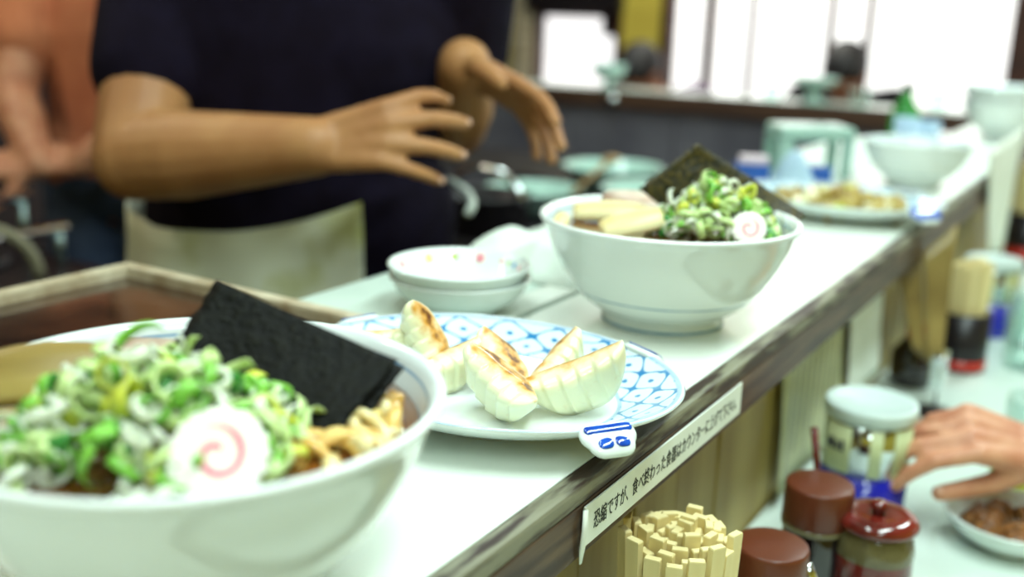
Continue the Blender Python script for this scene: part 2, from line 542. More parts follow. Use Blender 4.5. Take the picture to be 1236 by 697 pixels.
def capsule_data(p0, p1, r0, r1, flat=None, k=1.0, seg=16, cap=5):
    """tapered capsule; flat = direction along which the section is scaled by k"""
    p0, p1 = Vector(p0), Vector(p1)
    d = p1 - p0
    if d.length < 1e-6:
        d = Vector((0, 0, 1e-5))
    t = d.normalized()
    if flat is not None:
        a = Vector(flat)
        a = (a - t * a.dot(t)).normalized()
    else:
        a = t.orthogonal().normalized()
    b = t.cross(a)
    rings = []
    for i in range(cap):
        q = (pi / 2) * i / cap
        rings.append((p0 - t * r0 * cos(q), r0 * sin(q)))
    rings.append((p0, r0))
    rings.append((p1, r1))
    for i in range(1, cap + 1):
        q = (pi / 2) * i / cap
        rings.append((p1 + t * r1 * sin(q), r1 * cos(q)))
    V, Fc = [], []
    for c, r in rings:
        r = max(r, 1e-5)
        for j in range(seg):
            q = 2 * pi * j / seg
            V.append(c + a * (cos(q) * r * k) + b * (sin(q) * r))
    n = len(rings)
    for i in range(n - 1):
        for j in range(seg):
            Fc.append((i * seg + j, i * seg + (j + 1) % seg, (i + 1) * seg + (j + 1) % seg, (i + 1) * seg + j))
    Fc.append(tuple(reversed(range(seg))))
    Fc.append(tuple((n - 1) * seg + j for j in range(seg)))
    return V, Fc


def fuse(name, caps, m, voxel, smooth_it=6, fac=0.5, cut=None):
    """union of capsules as one continuous skin"""
    ch = [capsule_data(*c) for c in caps]
    me = merged(name + '_raw', ch, m)
    bm = bmesh.new()
    bm.from_mesh(me)
    bmesh.ops.recalc_face_normals(bm, faces=bm.faces)
    bm.to_mesh(me)
    bm.free()
    o = bpy.data.objects.new(name + '_raw', me)
    COL.objects.link(o)
    r = o.modifiers.new('r', 'REMESH')
    r.mode = 'VOXEL'
    r.voxel_size = voxel
    r.use_smooth_shade = True
    s = o.modifiers.new('s', 'SMOOTH')
    s.iterations = smooth_it
    s.factor = fac
    bpy.context.view_layer.update()
    dg = bpy.context.evaluated_depsgraph_get()
    out = bpy.data.meshes.new_from_object(o.evaluated_get(dg), depsgraph=dg)
    out.name = name
    out.materials.clear()
    out.materials.append(M[m])
    bpy.data.objects.remove(o)
    bpy.data.meshes.remove(me)
    if cut:
        bm = bmesh.new()
        bm.from_mesh(out)
        for p, n in cut:
            g = bm.verts[:] + bm.edges[:] + bm.faces[:]
            bmesh.ops.bisect_plane(bm, geom=g, plane_co=p, plane_no=n, clear_outer=True)
            e = [x for x in bm.edges if x.is_boundary]
            bmesh.ops.holes_fill(bm, edges=e)
        bm.to_mesh(out)
        bm.free()
    out.polygons.foreach_set('use_smooth', [True] * len(out.polygons))
    return out


def grid_sheet(name, c00, c10, c01, c11, thick, m, nu=14, nv=14, crinkle=0.0012, bend=0.0, freq=60, seed=0):
    """thin bent sheet through four corners, both faces and edges closed"""
    c00, c10, c01, c11 = map(Vector, (c00, c10, c01, c11))
    nrm = (c10 - c00).cross(c01 - c00).normalized()
    V, Fc = [], []
    for s in (0.5, -0.5):
        for j in range(nv + 1):
            for i in range(nu + 1):
                u, v = i / nu, j / nv
                p = c00 * (1 - u) * (1 - v) + c10 * u * (1 - v) + c01 * (1 - u) * v + c11 * u * v
                q = noise.noise(p * freq + Vector((seed, 0, 0))) * crinkle + bend * (sin(u * pi) - 0.5) * 1.0
                e = noise.noise(Vector((u * 9 + seed, v * 9, 3))) * crinkle
                V.append(p + nrm * (q + s * thick) + (c10 - c00).normalized() * (e if i in (0, nu) else 0))
    n = (nu + 1) * (nv + 1)
    ix = lambda i, j, k: k * n + j * (nu + 1) + i
    for j in range(nv):
        for i in range(nu):
            Fc.append((ix(i, j, 0), ix(i + 1, j, 0), ix(i + 1, j + 1, 0), ix(i, j + 1, 0)))
            Fc.append((ix(i, j, 1), ix(i, j + 1, 1), ix(i + 1, j + 1, 1), ix(i + 1, j, 1)))
    for i in range(nu):
        Fc.append((ix(i, 0, 0), ix(i, 0, 1), ix(i + 1, 0, 1), ix(i + 1, 0, 0)))
        Fc.append((ix(i, nv, 0), ix(i + 1, nv, 0), ix(i + 1, nv, 1), ix(i, nv, 1)))
    for j in range(nv):
        Fc.append((ix(0, j, 0), ix(0, j + 1, 0), ix(0, j + 1, 1), ix(0, j, 1)))
        Fc.append((ix(nu, j, 0), ix(nu, j, 1), ix(nu, j + 1, 1), ix(nu, j + 1, 0)))
    return mesh(name, V, Fc, m)


def blob(name, rx, ry, rz, m, bump=0.15, freq=2.5, seed=0, sub=3):
    bm = bmesh.new()
    bmesh.ops.create_icosphere(bm, subdivisions=sub, radius=1)
    for v in bm.verts:
        d = 1 + bump * noise.noise(v.co * freq + Vector((seed * 3.7, 0, seed)))
        v.co = Vector((v.co.x * rx, v.co.y * ry, v.co.z * rz)) * d
    me = bpy.data.meshes.new(name)
    bm.to_mesh(me)
    bm.free()
    me.materials.append(M[m])
    me.polygons.foreach_set('use_smooth', [True] * len(me.polygons))
    return me


def text_mesh(name, body, size, m, depth=0.0):
    cu = bpy.data.curves.new(name, 'FONT')
    cu.body = body
    cu.size = size
    cu.align_x = 'LEFT'
    cu.resolution_u = 2
    cu.extrude = depth
    o = bpy.data.objects.new(name, cu)
    COL.objects.link(o)
    bpy.context.view_layer.update()
    dg = bpy.context.evaluated_depsgraph_get()
    me = bpy.data.meshes.new_from_object(o.evaluated_get(dg), depsgraph=dg)
    bpy.data.objects.remove(o)
    me.materials.clear()
    me.materials.append(M[m])
    return me


def copy_tree(o, parent=None):
    c = o.copy()
    COL.objects.link(c)
    if parent:
        c.parent = parent
    for ch in list(o.children):
        copy_tree(ch, c)
    return c


LEDGE, TABLE = 1.0, 0.77
XE, XT, XS, XP = -0.241, -0.228, -0.418, -0.275      # laminate edge, trim face, seam, front panel
YF = 3.3                                             # far arm of the counter

# ------------------------------------------------------------------ room shell
X0, X1, Y0, Y1, ZC = -3.3, 1.7, -1.7, 4.6, 2.5
struct(obj('floor', box('floor', X0, X1, Y0, Y1, -0.06, 0, 'floor')))
struct(obj('ceiling', box('ceiling', X0, X1, Y0, Y1, ZC, ZC + 0.06, 'ceiling')))
struct(obj('wall_left', box('wall_left', X0 - 0.1, X0, Y0, Y1, 0, ZC, 'walldark')))
struct(obj('wall_right', box('wall_right', X1, X1 + 0.1, Y0, Y1, 0, ZC, 'wall')))
struct(obj('wall_near', box('wall_near', X0, X1, Y0 - 0.1, Y0, 0, ZC, 'wall')))
wf = struct(obj('wall_far', None, None, (0, Y1, 0)))
# openings in the far wall: a glazed door (left), a wide window, a second window (right)
DX0, DX1, WX0, WX1, VX0, VX1 = -2.73, -2.25, -2.04, -0.50, -0.42, 1.2
ZS, ZT = 0.72, 2.05
for (a, b, z0, z1) in ((X0, DX0, 0, ZC), (DX1, WX0, 0, ZC), (DX0, DX1, 1.275, ZC), (DX0, DX1, 0, 0.05), (WX0, VX1, ZT, ZC), (WX0, VX1, 0, ZS), (VX1, X1, 0, ZC)):
    obj('wall_panel', box('wall_panel', a, b, 0, 0.1, z0, z1, 'wall'), wf)


def window(name, x0, x1, z0, z1, mull, fr=0.03, glow='glow', outer='darkwood'):
    t = struct(obj(name, None, None, (0, Y1, 0)))
    for (a, b, c, d) in ((x0, x0 + fr, z0, z1), (x1 - fr, x1, z0, z1), (x0 + fr, x1 - fr, z0, z0 + fr), (x0 + fr, x1 - fr, z1 - fr, z1)):
        obj('window_frame', box('window_frame', a, b, -0.02, 0.08, c, d, outer, 0.004), t)
    xs = [x0 + fr] + [q for q, _ in mull] + [x1 - fr]
    for q, wd in mull:
        obj('mullion', box('mullion', q - wd / 2, q + wd / 2, 0.005, 0.045, z0 + fr, z1 - fr, outer, 0.002), t)
    for a, b in zip(xs[:-1], xs[1:]):
        obj('pane', box('pane', a, b, 0.05, 0.056, z0 + fr, z1 - fr, glow), t)
    return t


window('window_1', WX0, WX1, ZS, ZT, [(-1.815, 0.045), (-1.615, 0.022), (-1.265, 0.026), (-1.105, 0.026)], 0.05)
window('window_2', VX0, VX1, ZS, ZT, [(0.4, 0.03)], 0.04)
window('door_1', DX0, DX1, 0.05, 1.275, [], 0.03)
tag(obj('door_plate', box('door_plate', -0.05, 0.05, -0.012, 0.012, -0.045, 0.045, 'black', 0.004), None, (-2.321, Y1 + 0.036, 1.204)), 'small dark plate on the glazed door far left of the windows', 'plate')
struct(obj('trim_1', box('trim_1', -0.51, -0.41, Y1 - 0.05, Y1 - 0.001, 0, ZC, 'darkwood', 0.004)))
struct(obj('trim_2', box('trim_2', DX0 - 0.10, DX0 - 0.005, Y1 - 0.06, Y1 - 0.001, 0, ZC, 'traybrim', 0.004)))
struct(obj('trim_3', box('trim_3', DX0 - 0.02, DX1 + 0.02, Y1 - 0.08, Y1 - 0.025, 1.275, 1.42, 'black', 0.004)))

for x, y in ((0.18, 0.75), (0.18, 2.6), (0.55, -0.7), (-2.1, 0.6), (-1.4, 2.5), (-1.5, 4.05), (-0.45, 0.15)):  # housings at the far wall, pass and bench are added for the fill lights
    t = thing('ceiling_lamp', 'ceiling lamp with a white housing and one long tube', 'lamp', (x, y, ZC), group='ceiling tube lamps')
    obj('lamp_housing', box('lamp_housing', -0.06, 0.06, -0.62, 0.62, -0.07, 0, 'lampbody', 0.01), t)
    obj('lamp_tube', tube('lamp_tube', [(0, -0.58, -0.095), (0, 0.58, -0.095)], 0.016, 'lampglow', 12), t)
    if y > 4:
        t.rotation_euler.z = pi / 2

# ------------------------------------------------------------------ counters
YN = -0.9
ct = thing('serving_counter', 'long white serving counter with a weathered wood edge running away from us', 'counter')
obj('ledge_top', box('ledge_top', XS, XE, YN, YF + 0.18, LEDGE - 0.025, LEDGE, 'laminate', 0.001), ct)
obj('edge_trim', box('edge_trim', XE, XT, YN, YF + 0.18, 0.9885, LEDGE + 0.0005, 'trimwood', 0.0025), ct)
obj('edge_face', box('edge_face', XE, XT - 0.0004, YN, YF + 0.18, 0.957, 0.9884, 'facewood', 0.0015), ct)
obj('ledge_core', box('ledge_core', XP - 0.05, XE - 0.001, YN, YF, 0.957, LEDGE - 0.026, 'darkwood'), ct)
obj('seam_strip', box('seam_strip', XS - 0.003, XS, YN, YF, LEDGE - 0.02, LEDGE - 0.002, 'gap'), ct)
obj('inner_board', box('inner_board', XP - 0.05, XP - 0.02, YN, YF, 0.0, 0.957, 'darkwood'), ct)
y, k = YN, 0
pl = {}
while y < YF - 0.02:
    wd = (0.078, 0.092, 0.085)[k % 3]
    if wd not in pl:
        pl[wd] = box('plank', -0.02, 0, 0, wd - 0.002, 0.0, 0.957, 'plank', 0.0015, 1)
    o = obj('plank', pl[wd], ct, (XP - (0.0012 if k % 2 else 0), y, 0))
    y += wd
    k += 1

fc = thing('far_counter', 'dark panelled far arm of the counter under the bright windows', 'counter')
obj('ledge_top', box('ledge_top', -3.0, XS - 0.004, YF, YF + 0.18, LEDGE - 0.025, LEDGE, 'laminate', 0.001), fc)
obj('edge_trim', box('edge_trim', -3.0, XS - 0.004, YF - 0.014, YF, 0.945, LEDGE + 0.0005, 'fasciawood', 0.002), fc)
x = -3.0
while x < XS - 0.3:
    obj('panel', box('panel', x, x + 0.395, YF + 0.01, YF + 0.03, 0, 0.945, 'panelgrey', 0.003, 1), fc)
    x += 0.4

tb = thing('customer_table', 'pale laminate table along the front of the serving counter', 'table')
obj('table_top', box('table_top', XP + 0.001, 0.14, YN, YF + 0.1, TABLE - 0.03, TABLE, 'table', 0.003), tb)
for yy in (-0.7, 0.9, 2.5):
    obj('bracket', box('bracket', XP + 0.002, 0.1, yy, yy + 0.03, TABLE - 0.16, TABLE - 0.031, 'darkwood', 0.003), tb)

wt = thing('kitchen_worktop', 'white kitchen worktop behind the seam of the serving counter', 'worktop')
obj('worktop_board', box('worktop_board', -0.60, XS - 0.0035, 0.615, 2.4, LEDGE - 0.03, LEDGE, 'laminate2', 0.002), wt)
obj('worktop_board', box('worktop_board', -0.72, XS - 0.0035, YN, 0.612, LEDGE - 0.03, LEDGE - 0.012, 'laminate2', 0.002), wt)
obj('cabinet_body', box('cabinet_body', -0.59, XS - 0.02, YN, 2.39, 0.0, LEDGE - 0.031, 'darksteel'), wt)

gt = thing('griddle_tray', 'dark oiled iron tray with a pale worn rim beside the near bowl', 'tray', (0, 0, 0))
gx0, gx1, gy0, gy1, gz = -0.775, -0.470, -0.05, 0.592, 1.003
obj('tray_plate', box('tray_plate', gx0, gx1, gy0, gy1, 0.9885, gz - 0.004, 'traywood', 0.002), gt)
for (a, b, c, d) in ((gx0 - 0.014, gx0, gy0 - 0.014, gy1 + 0.014), (gx1, gx1 + 0.012, gy0 - 0.014, gy1 + 0.014), (gx0, gx1, gy1, gy1 + 0.014), (gx0, gx1, gy0 - 0.014, gy0)):
    obj('tray_rim', box('tray_rim', a, b, c, d, 0.9885, gz + 0.006, 'traybrim', 0.003), gt)


# ------------------------------------------------------------------ ramen bowls
def bowl_mesh():
    out = [(0.0, 0.004), (0.043, 0.004), (0.045, 0.0), (0.0495, 0.0), (0.0505, 0.002), (0.0495, 0.010), (0.056, 0.013), (0.068, 0.022), (0.080, 0.036), (0.0905, 0.054),
           (0.0975, 0.070), (0.1005, 0.0795), (0.1035, 0.0835), (0.105, 0.0855), (0.1046, 0.0875), (0.1025, 0.0882), (0.1000, 0.0872)]
    inn = [(0.0975, 0.082), (0.0945, 0.072), (0.0870, 0.056), (0.0770, 0.040), (0.0640, 0.026), (0.045, 0.016), (0.02, 0.012), (0.0, 0.012)]
    pr = out + inn
    mi = [0] * (len(out) - 1) + [1] * (len(inn))
    return lathe('ramen_bowl', pr, ['bowl_out', 'bowl_in'], mi, 128)


BOWL = bowl_mesh()
SOUP = lathe('soup', [(0, 0.0725), (0.08, 0.0725), (0.0935, 0.0732), (0.0938, 0.0715), (0.0, 0.066)], 'soup', None, 96)
B1, B2, B3 = Vector((-0.32, 0.272, LEDGE)), Vector((-0.323, 0.766, LEDGE)), Vector((-0.315, 1.715, LEDGE))
for p, lab, full in ((B1, 'big white ramen bowl nearest us beside the iron tray', 1), (B2, 'white ramen bowl with a blue line, behind the near plate of dumplings', 1),
                     (B3, 'white ramen bowl with tall blue glasses behind it, past the far plate', 0)):
    t = tag(obj('ramen_bowl', BOWL, None, p), lab, 'bowl', 'ramen bowls on the counter')
    if not full:
        t.scale = (0.8, 0.8, 0.8)
    if full:
        sl = {1: 'soy broth in the near ramen bowl', 0: ''}[1] if p is B1 else 'soy broth in the bowl behind the dumplings'
        s = tag(obj('soup', SOUP, None, p), sl, 'soup')
        s['kind'] = 'stuff'


# ---- scallion slices
def ring_mesh(r, h, wall, m, bias=0.0, arc=2 * pi, seg=14, oval=1.0):
    V, Fc = [], []
    full = arc > 6.28
    cols = seg if full else seg + 1
    for j in range(cols):
        a = arc * j / seg
        for (rr, z) in ((r, 0), (r * 1.03, h * 0.5), (r, h), (r - wall, h), (r - wall, 0)):
            x, yy = rr * cos(a), rr * sin(a) * oval
            V.append((x, yy, z - h / 2 + bias * x))
    n = 5
    for j in range(seg):
        j2 = (j + 1) % cols
        for i in range(n):
            Fc.append((j * n + i, j2 * n + i, j2 * n + (i + 1) % n, j * n + (i + 1) % n))
    if not full:
        Fc.append(tuple(range(n)))
        Fc.append(tuple(reversed([(cols - 1) * n + i for i in range(n)])))
    return mesh('scallion_slice', V, Fc, m)


def curl_mesh(L, wd, m, turn=2.2, rise=0.004):
    V = []
    n = 12
    for i in range(n + 1):
        q = i / n
        a = turn * q
        r = L / turn * (1 - 0.35 * q)
        for (u, v) in ((-0.5, 0), (0.5, 0), (0.5, 0.0007), (-0.5, 0.0007)):
            V.append(((r + v) * cos(a), (r + v) * sin(a), u * wd + rise * q))
    Fc = []
    for i in range(n):
        for k in range(4):
            Fc.append((i * 4 + k, i * 4 + (k + 1) % 4, (i + 1) * 4 + (k + 1) % 4, (i + 1) * 4 + k))
    Fc += [(3, 2, 1, 0), tuple(n * 4 + k for k in range(4))]
    return mesh('scallion_slice', V, Fc, m)


LEEK = [(ring_mesh(0.0068, 0.0045, 0.0014, 'leek_white', 0.3), 3), (ring_mesh(0.0080, 0.0035, 0.0012, 'leek_white', 0.2, oval=0.8), 2), (ring_mesh(0.0062, 0.006, 0.0012, 'leek_pale', 0.5), 3),
        (ring_mesh(0.0075, 0.0055, 0.0011, 'leek_pale', 0.3, oval=0.75), 2), (ring_mesh(0.0055, 0.006, 0.0010, 'leek_green', 0.6), 3), (ring_mesh(0.0070, 0.0045, 0.0010, 'leek_green', 0.3, oval=0.7), 2),
        (ring_mesh(0.0060, 0.007, 0.0011, 'leek_lime', 0.5), 2), (ring_mesh(0.0052, 0.008, 0.0009, 'leek_deep', 0.6, oval=0.6), 2), (ring_mesh(0.0085, 0.005, 0.0012, 'leek_white', 0.2, arc=3.6), 2),
        (ring_mesh(0.0080, 0.006, 0.0012, 'leek_pale', 0.2, arc=2.9), 2), (curl_mesh(0.030, 0.0042, 'leek_white', 2.6), 2), (curl_mesh(0.026, 0.005, 'leek_pale', 2.0), 2), (curl_mesh(0.024, 0.0045, 'leek_green', 1.8), 1),
        (curl_mesh(0.034, 0.003, 'leek_white', 4.2), 2)]
LEEKW = [m for m, wgt in LEEK for _ in range(wgt)]


def heap(cx, cy, rx, ry, ang, z0, hgt, count, rest, label, group, restlabel, rnd):
    """count single slices on top; the small ones buried among them are joined into one mass"""
    V, Fc, MI, mats = [], [], [], []
    for i in range(count + rest):
        single = i < count
        q = sqrt(rnd.random())
        a = rnd.random() * 2 * pi
        u, v = q * cos(a), q * sin(a)
        h = hgt * max(0.0, 1 - (u * u + v * v) ** 0.8) * (0.62 + 0.38 * rnd.random() ** 0.5 if single else 0.25 + 0.55 * rnd.random())
        x = cx + u * rx * cos(ang) - v * ry * sin(ang)
        yy = cy + u * rx * sin(ang) + v * ry * cos(ang)
        loc = (x, yy, z0 + h + rnd.uniform(-0.002, 0.003))
        rot = (rnd.uniform(-1.3, 1.3), rnd.uniform(-1.3, 1.3), rnd.random() * 6.28)
        sc = rnd.uniform(0.72, 1.1)
        me = rnd.choice(LEEKW)
        if single:
            o = obj('scallion_slice', me, None, loc, rot)
            o.scale = (sc, sc, sc)
            tag(o, label, 'scallion', group)
        else:
            m = Matrix.Translation(loc) @ Euler(rot).to_matrix().to_4x4() @ Matrix.Scale(sc, 4)
            k = len(V)
            V += [tuple(m @ p.co) for p in me.vertices]
            if me.materials[0] not in mats:
                mats.append(me.materials[0])
            for p in me.polygons:
                Fc.append(tuple(q + k for q in p.vertices))
                MI.append(mats.index(me.materials[0]))
    tag(obj('scallion_bits', mesh('scallion_bits', V, Fc, mats, MI)), restlabel, 'scallion', None, 'stuff')


heap(-0.3115, 0.2465, 0.060, 0.053, radians(40), 1.074, 0.040, 180, 150, 'chopped scallion slice heaped in the near ramen bowl', 'scallions in the near bowl', 'mass of chopped scallion bits filling the near bowl heap', random.Random(3))
heap(-0.2945, 0.7925, 0.052, 0.038, radians(35), 1.077, 0.042, 110, 110, 'chopped scallion slice heaped in the bowl behind the dumplings', 'scallions in the second bowl', 'mass of chopped scallion bits in the second bowl', random.Random(5))


# ---- fish cake
def naruto(label, loc, nrm, r, spin=0.0):
    V, Fc = [], []
    seg = 80
    h = 0.004
    for j in range(seg):
        a = 2 * pi * j / seg
        rr = r * (1 + 0.085 * (abs(sin(a * 9)) - 0.5))
        for (q, z) in ((0.0, h), (0.5, h), (0.93, h), (1.0, h * 0.7), (1.0, -h * 0.7), (0.93, -h), (0.0, -h)):
            V.append((rr * q * cos(a), rr * q * sin(a), z * 0.5))
    for j in range(seg):
        j2 = (j + 1) % seg
        for i in range(6):
            Fc.append((j * 7 + i, j * 7 + i + 1, j2 * 7 + i + 1, j2 * 7 + i))
    o = tag(obj('fish_cake', mesh('fish_cake', V, Fc, 'fishcake'), None, loc), label, 'fish cake')
    o.rotation_mode = 'QUATERNION'
    z = Vector(nrm).normalized()
    x = (Vector((0, 0, 1)).cross(z)).normalized()
    yv = z.cross(x)
    o.rotation_quaternion = (Matrix((x, yv, z)).transposed() @ Matrix.Rotation(spin, 3, 'Z')).to_quaternion()
    pts = []
    n = 60
    for i in range(n + 1):
        q = i / n
        a = 0.3 + q * 2 * pi * 1.2
        rr = r * (0.12 + 0.50 * q)
        pts.append((rr * cos(a), rr * sin(a) * 1.1, h * 0.5 + 0.00015))
    rad = [r * 0.068 * (0.55 + 0.45 * sin(min(1, i / 10) * pi / 2)) * (1 if i < n - 12 else (n - i) / 12 + 0.05) for i in range(n + 1)]
    V, Fc = tube_data(pts, rad, 8)
    V = [Vector((v.x, v.y, h * 0.5 + 0.00015 + (v.z - h * 0.5 - 0.00015) * 0.15)) for v in V]
    obj('pink_spiral', mesh('pink_spiral', V, Fc, 'pink'), o)


naruto('pink swirled white fish cake slice propped in the near bowl', (-0.2615, 0.2325, 1.087), (0.42, -0.62, 0.66), 0.0175, 0.6)
naruto('small pink swirled fish cake slice in the bowl behind the dumplings', (-0.2570, 0.768, 1.0855), (0.35, -0.75, 0.5), 0.0135, 0.2)

# ---- nori
tag(obj('nori_sheet', grid_sheet('nori_sheet', (-0.343, 0.309, 1.122), (-0.258, 0.330, 1.0965), (-0.3405, 0.268, 1.086), (-0.259, 0.283, 1.070), 0.0007, 'nori', 20, 16, 0.0016, 0.002, 55, 1)),
    'large black nori sheet leaning at the back of the near bowl', 'nori', 'nori in the near bowl')
tag(obj('nori_sheet', grid_sheet('nori_sheet', (-0.3345, 0.315, 1.1135), (-0.257, 0.3335, 1.0925), (-0.332, 0.276, 1.0805), (-0.256, 0.289, 1.0665), 0.0007, 'nori', 20, 16, 0.0016, 0.002, 50, 7)),
    'second nori sheet tucked behind the large one in the near bowl', 'nori', 'nori in the near bowl')
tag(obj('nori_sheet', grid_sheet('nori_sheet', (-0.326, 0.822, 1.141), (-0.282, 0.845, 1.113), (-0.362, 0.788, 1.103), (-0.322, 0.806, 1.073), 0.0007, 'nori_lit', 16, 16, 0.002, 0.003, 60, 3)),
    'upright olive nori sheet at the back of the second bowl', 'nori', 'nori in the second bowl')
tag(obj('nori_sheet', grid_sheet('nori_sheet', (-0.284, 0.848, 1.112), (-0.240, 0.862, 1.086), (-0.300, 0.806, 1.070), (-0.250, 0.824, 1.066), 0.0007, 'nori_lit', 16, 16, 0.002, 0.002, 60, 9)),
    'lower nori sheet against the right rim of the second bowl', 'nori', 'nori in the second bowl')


# ---- bamboo shoots, pork, noodles
def slab(name, L, wd, th, m, label, cat, loc, rot, group=None, curve=0.1, seed=0):
    V, Fc = [], []
    n, k = 14, 10
    for i in range(n + 1):
        q = i / n * 2 - 1
        ww = wd / 2 * (1 - 0.25 * abs(q) ** 3) * (1 + 0.06 * noise.noise(Vector((q * 3, seed, 0))))
        zc = -curve * L * q * q
        for j in range(k):
            a = 2 * pi * j / k
            V.append((q * L / 2, ww * cos(a) * (1 if abs(cos(a)) > 0.5 else 1), zc + th / 2 * (sin(a) if abs(sin(a)) < 0.8 else (1 if sin(a) > 0 else -1) * 0.9)))
    for i in range(n):
        for j in range(k):
            Fc.append((i * k + j, i * k + (j + 1) % k, (i + 1) * k + (j + 1) % k, (i + 1) * k + j))
    Fc += [tuple(reversed(range(k))), tuple(n * k + j for j in range(k))]
    return tag(obj(name, mesh(name, V, Fc, m), None, loc, rot), label, cat, group)


slab('bamboo_shoot', 0.060, 0.028, 0.007, 'menma', 'long olive bamboo shoot on top of the pile in the near bowl', 'bamboo shoot', (-0.385, 0.243, 1.089), (0.75, -0.12, radians(36)), 'bamboo shoots in the near bowl', 0.05, 1)
slab('bamboo_shoot', 0.050, 0.020, 0.006, 'menma', 'darker bamboo shoot against the far rim of the near bowl', 'bamboo shoot', (-0.397, 0.262, 1.077), (0.3, 0.0, radians(60)), 'bamboo shoots in the near bowl', 0.05, 2)
slab('bamboo_shoot', 0.045, 0.014, 0.005, 'menma', 'narrow bamboo shoot low beside the scallions in the near bowl', 'bamboo shoot', (-0.370, 0.232, 1.075), (0.3, 0.0, radians(20)), 'bamboo shoots in the near bowl', 0.05, 3)
slab('bamboo_shoot', 0.064, 0.022, 0.011, 'menma_pale', 'long pale bamboo shoot lying along the left rim of the second bowl', 'bamboo shoot', (-0.383, 0.782, 1.082), (0.7, 0, radians(33)), 'bamboo shoots in the second bowl', 0.06, 4)
slab('bamboo_shoot', 0.052, 0.024, 0.010, 'menma_pale', 'pale bamboo shoot next to the scallions in the second bowl', 'bamboo shoot', (-0.343, 0.740, 1.0835), (0.75, -0.22, radians(42)), 'bamboo shoots in the second bowl', 0.05, 5)
slab('bamboo_shoot', 0.020, 0.013, 0.006, 'menma_pale', 'short bamboo shoot end poking up at the left rim of the second bowl', 'bamboo shoot', (-0.398, 0.722, 1.079), (0.5, -0.6, radians(100)), 'bamboo shoots in the second bowl', 0.05, 6)


def pork(label, loc, rot, r, seed):
    t = thing('roast_pork_slice', label, 'pork', loc, rot)
    wob = lambda a, i: 1 + 0.08 * noise.noise(Vector((cos(a) * 1.5, sin(a) * 1.5, seed)))
    obj('meat', lathe('meat', [(0, -0.0028), (r * 0.96, -0.0028), (r * 0.97, 0.0028), (0, 0.0032)], 'chashu', None, 40, 1, 0.75, None, wob), t)
    obj('seared_edge', lathe('seared_edge', [(r * 0.97, -0.0026), (r, -0.002), (r, 0.002), (r * 0.97, 0.0026), (r * 0.95, 0.0), (r * 0.97, -0.0026)], 'pork_edge', None, 40, 1, 0.75, None, wob), t)


pork('greyish roast pork slice behind the scallions in the near bowl', (-0.368, 0.292, 1.079), (0.2, 0.1, 0.7), 0.036, 1)
pork('browned roast pork slice at the near left of the near bowl', (-0.352, 0.212, 1.0745), (0.1, 0.0, 0.4), 0.022, 2)
pork('roast pork slice at the far rim of the second bowl', (-0.378, 0.818, 1.0845), (0.25, 0.1, 0.5), 0.030, 3)

rn = random.Random(11)
for i in range(24):
    a0 = rn.uniform(0, 6.28)
    c = Vector((-0.258 + rn.uniform(-0.012, 0.012), 0.304 + rn.uniform(-0.030, 0.022), 1.0725 + rn.uniform(0, 0.008)))
    L, pts = rn.uniform(0.026, 0.044), []
    for k in range(13):
        q = k / 12 - 0.5
        pts.append(c + Vector((cos(a0) * q * L + 0.004 * sin(q * 7 + i), sin(a0) * q * L + 0.004 * cos(q * 6 + i), -q * q * 0.03 + 0.002 * sin(q * 9))))
    for p in pts:
        rr = Vector((p.x - B1.x, p.y - B1.y))
        if rr.length > 0.084:
            rr *= 0.084 / rr.length
            p.x, p.y = B1.x + rr.x, B1.y + rr.y
    tag(obj('noodle', tube('noodle', pts, rn.uniform(0.0026, 0.0040), ('noodle', 'noodle', 'onion')[i % 3], 8, 0.75)), 'golden noodle strand at the right side of the near bowl', 'noodle', 'noodles in the near bowl')
for i in range(14):
    a0 = rn.uniform(0, 6.28)
    q = rn.uniform(0.4, 0.88)
    th = rn.choice((rn.uniform(-0.9, 1.2), rn.uniform(3.4, 4.6)))
    b = (B1, B2)[i % 2]
    tag(obj('oil_drop', lathe('oil_drop', [(0, 0.0006), (0.0016, 0.0004), (0.0024, 0.0), (0, -0.0002)], 'oil', None, 16), None, (b.x + 0.093 * q * cos(th), b.y + 0.093 * q * sin(th), LEDGE + 0.0728)),
        'round oil drop floating on the broth of the %s bowl' % ('near', 'second')[i % 2], 'oil drop', 'oil drops in the %s bowl' % ('near', 'second')[i % 2])


# ------------------------------------------------------------------ plates of dumplings
PA, PB = 0.130, 0.102


def plate_mesh():
    pr = [(0.0, 0.0), (0.5, 0.0), (0.52, -0.004), (0.56, -0.004), (0.58, 0.001), (0.70, 0.003), (0.86, 0.011), (0.985, 0.0195), (1.0, 0.0215), (0.992, 0.0228), (0.97, 0.0222),
          (0.93, 0.0190), (0.86, 0.0145), (0.78, 0.0095), (0.71, 0.0062), (0.66, 0.0050), (0.4, 0.0042), (0.0, 0.004)]

    def uvf(t, i, r, z):
        if i < 9:
            return (t * 20, -1)
        return (t * 20, (r - 0.69) / (0.965 - 0.69) * 1.5)
    return lathe('plate', [(r, z + 0.004) for r, z in pr], 'plate', None, 128, PA, PB, uvf)


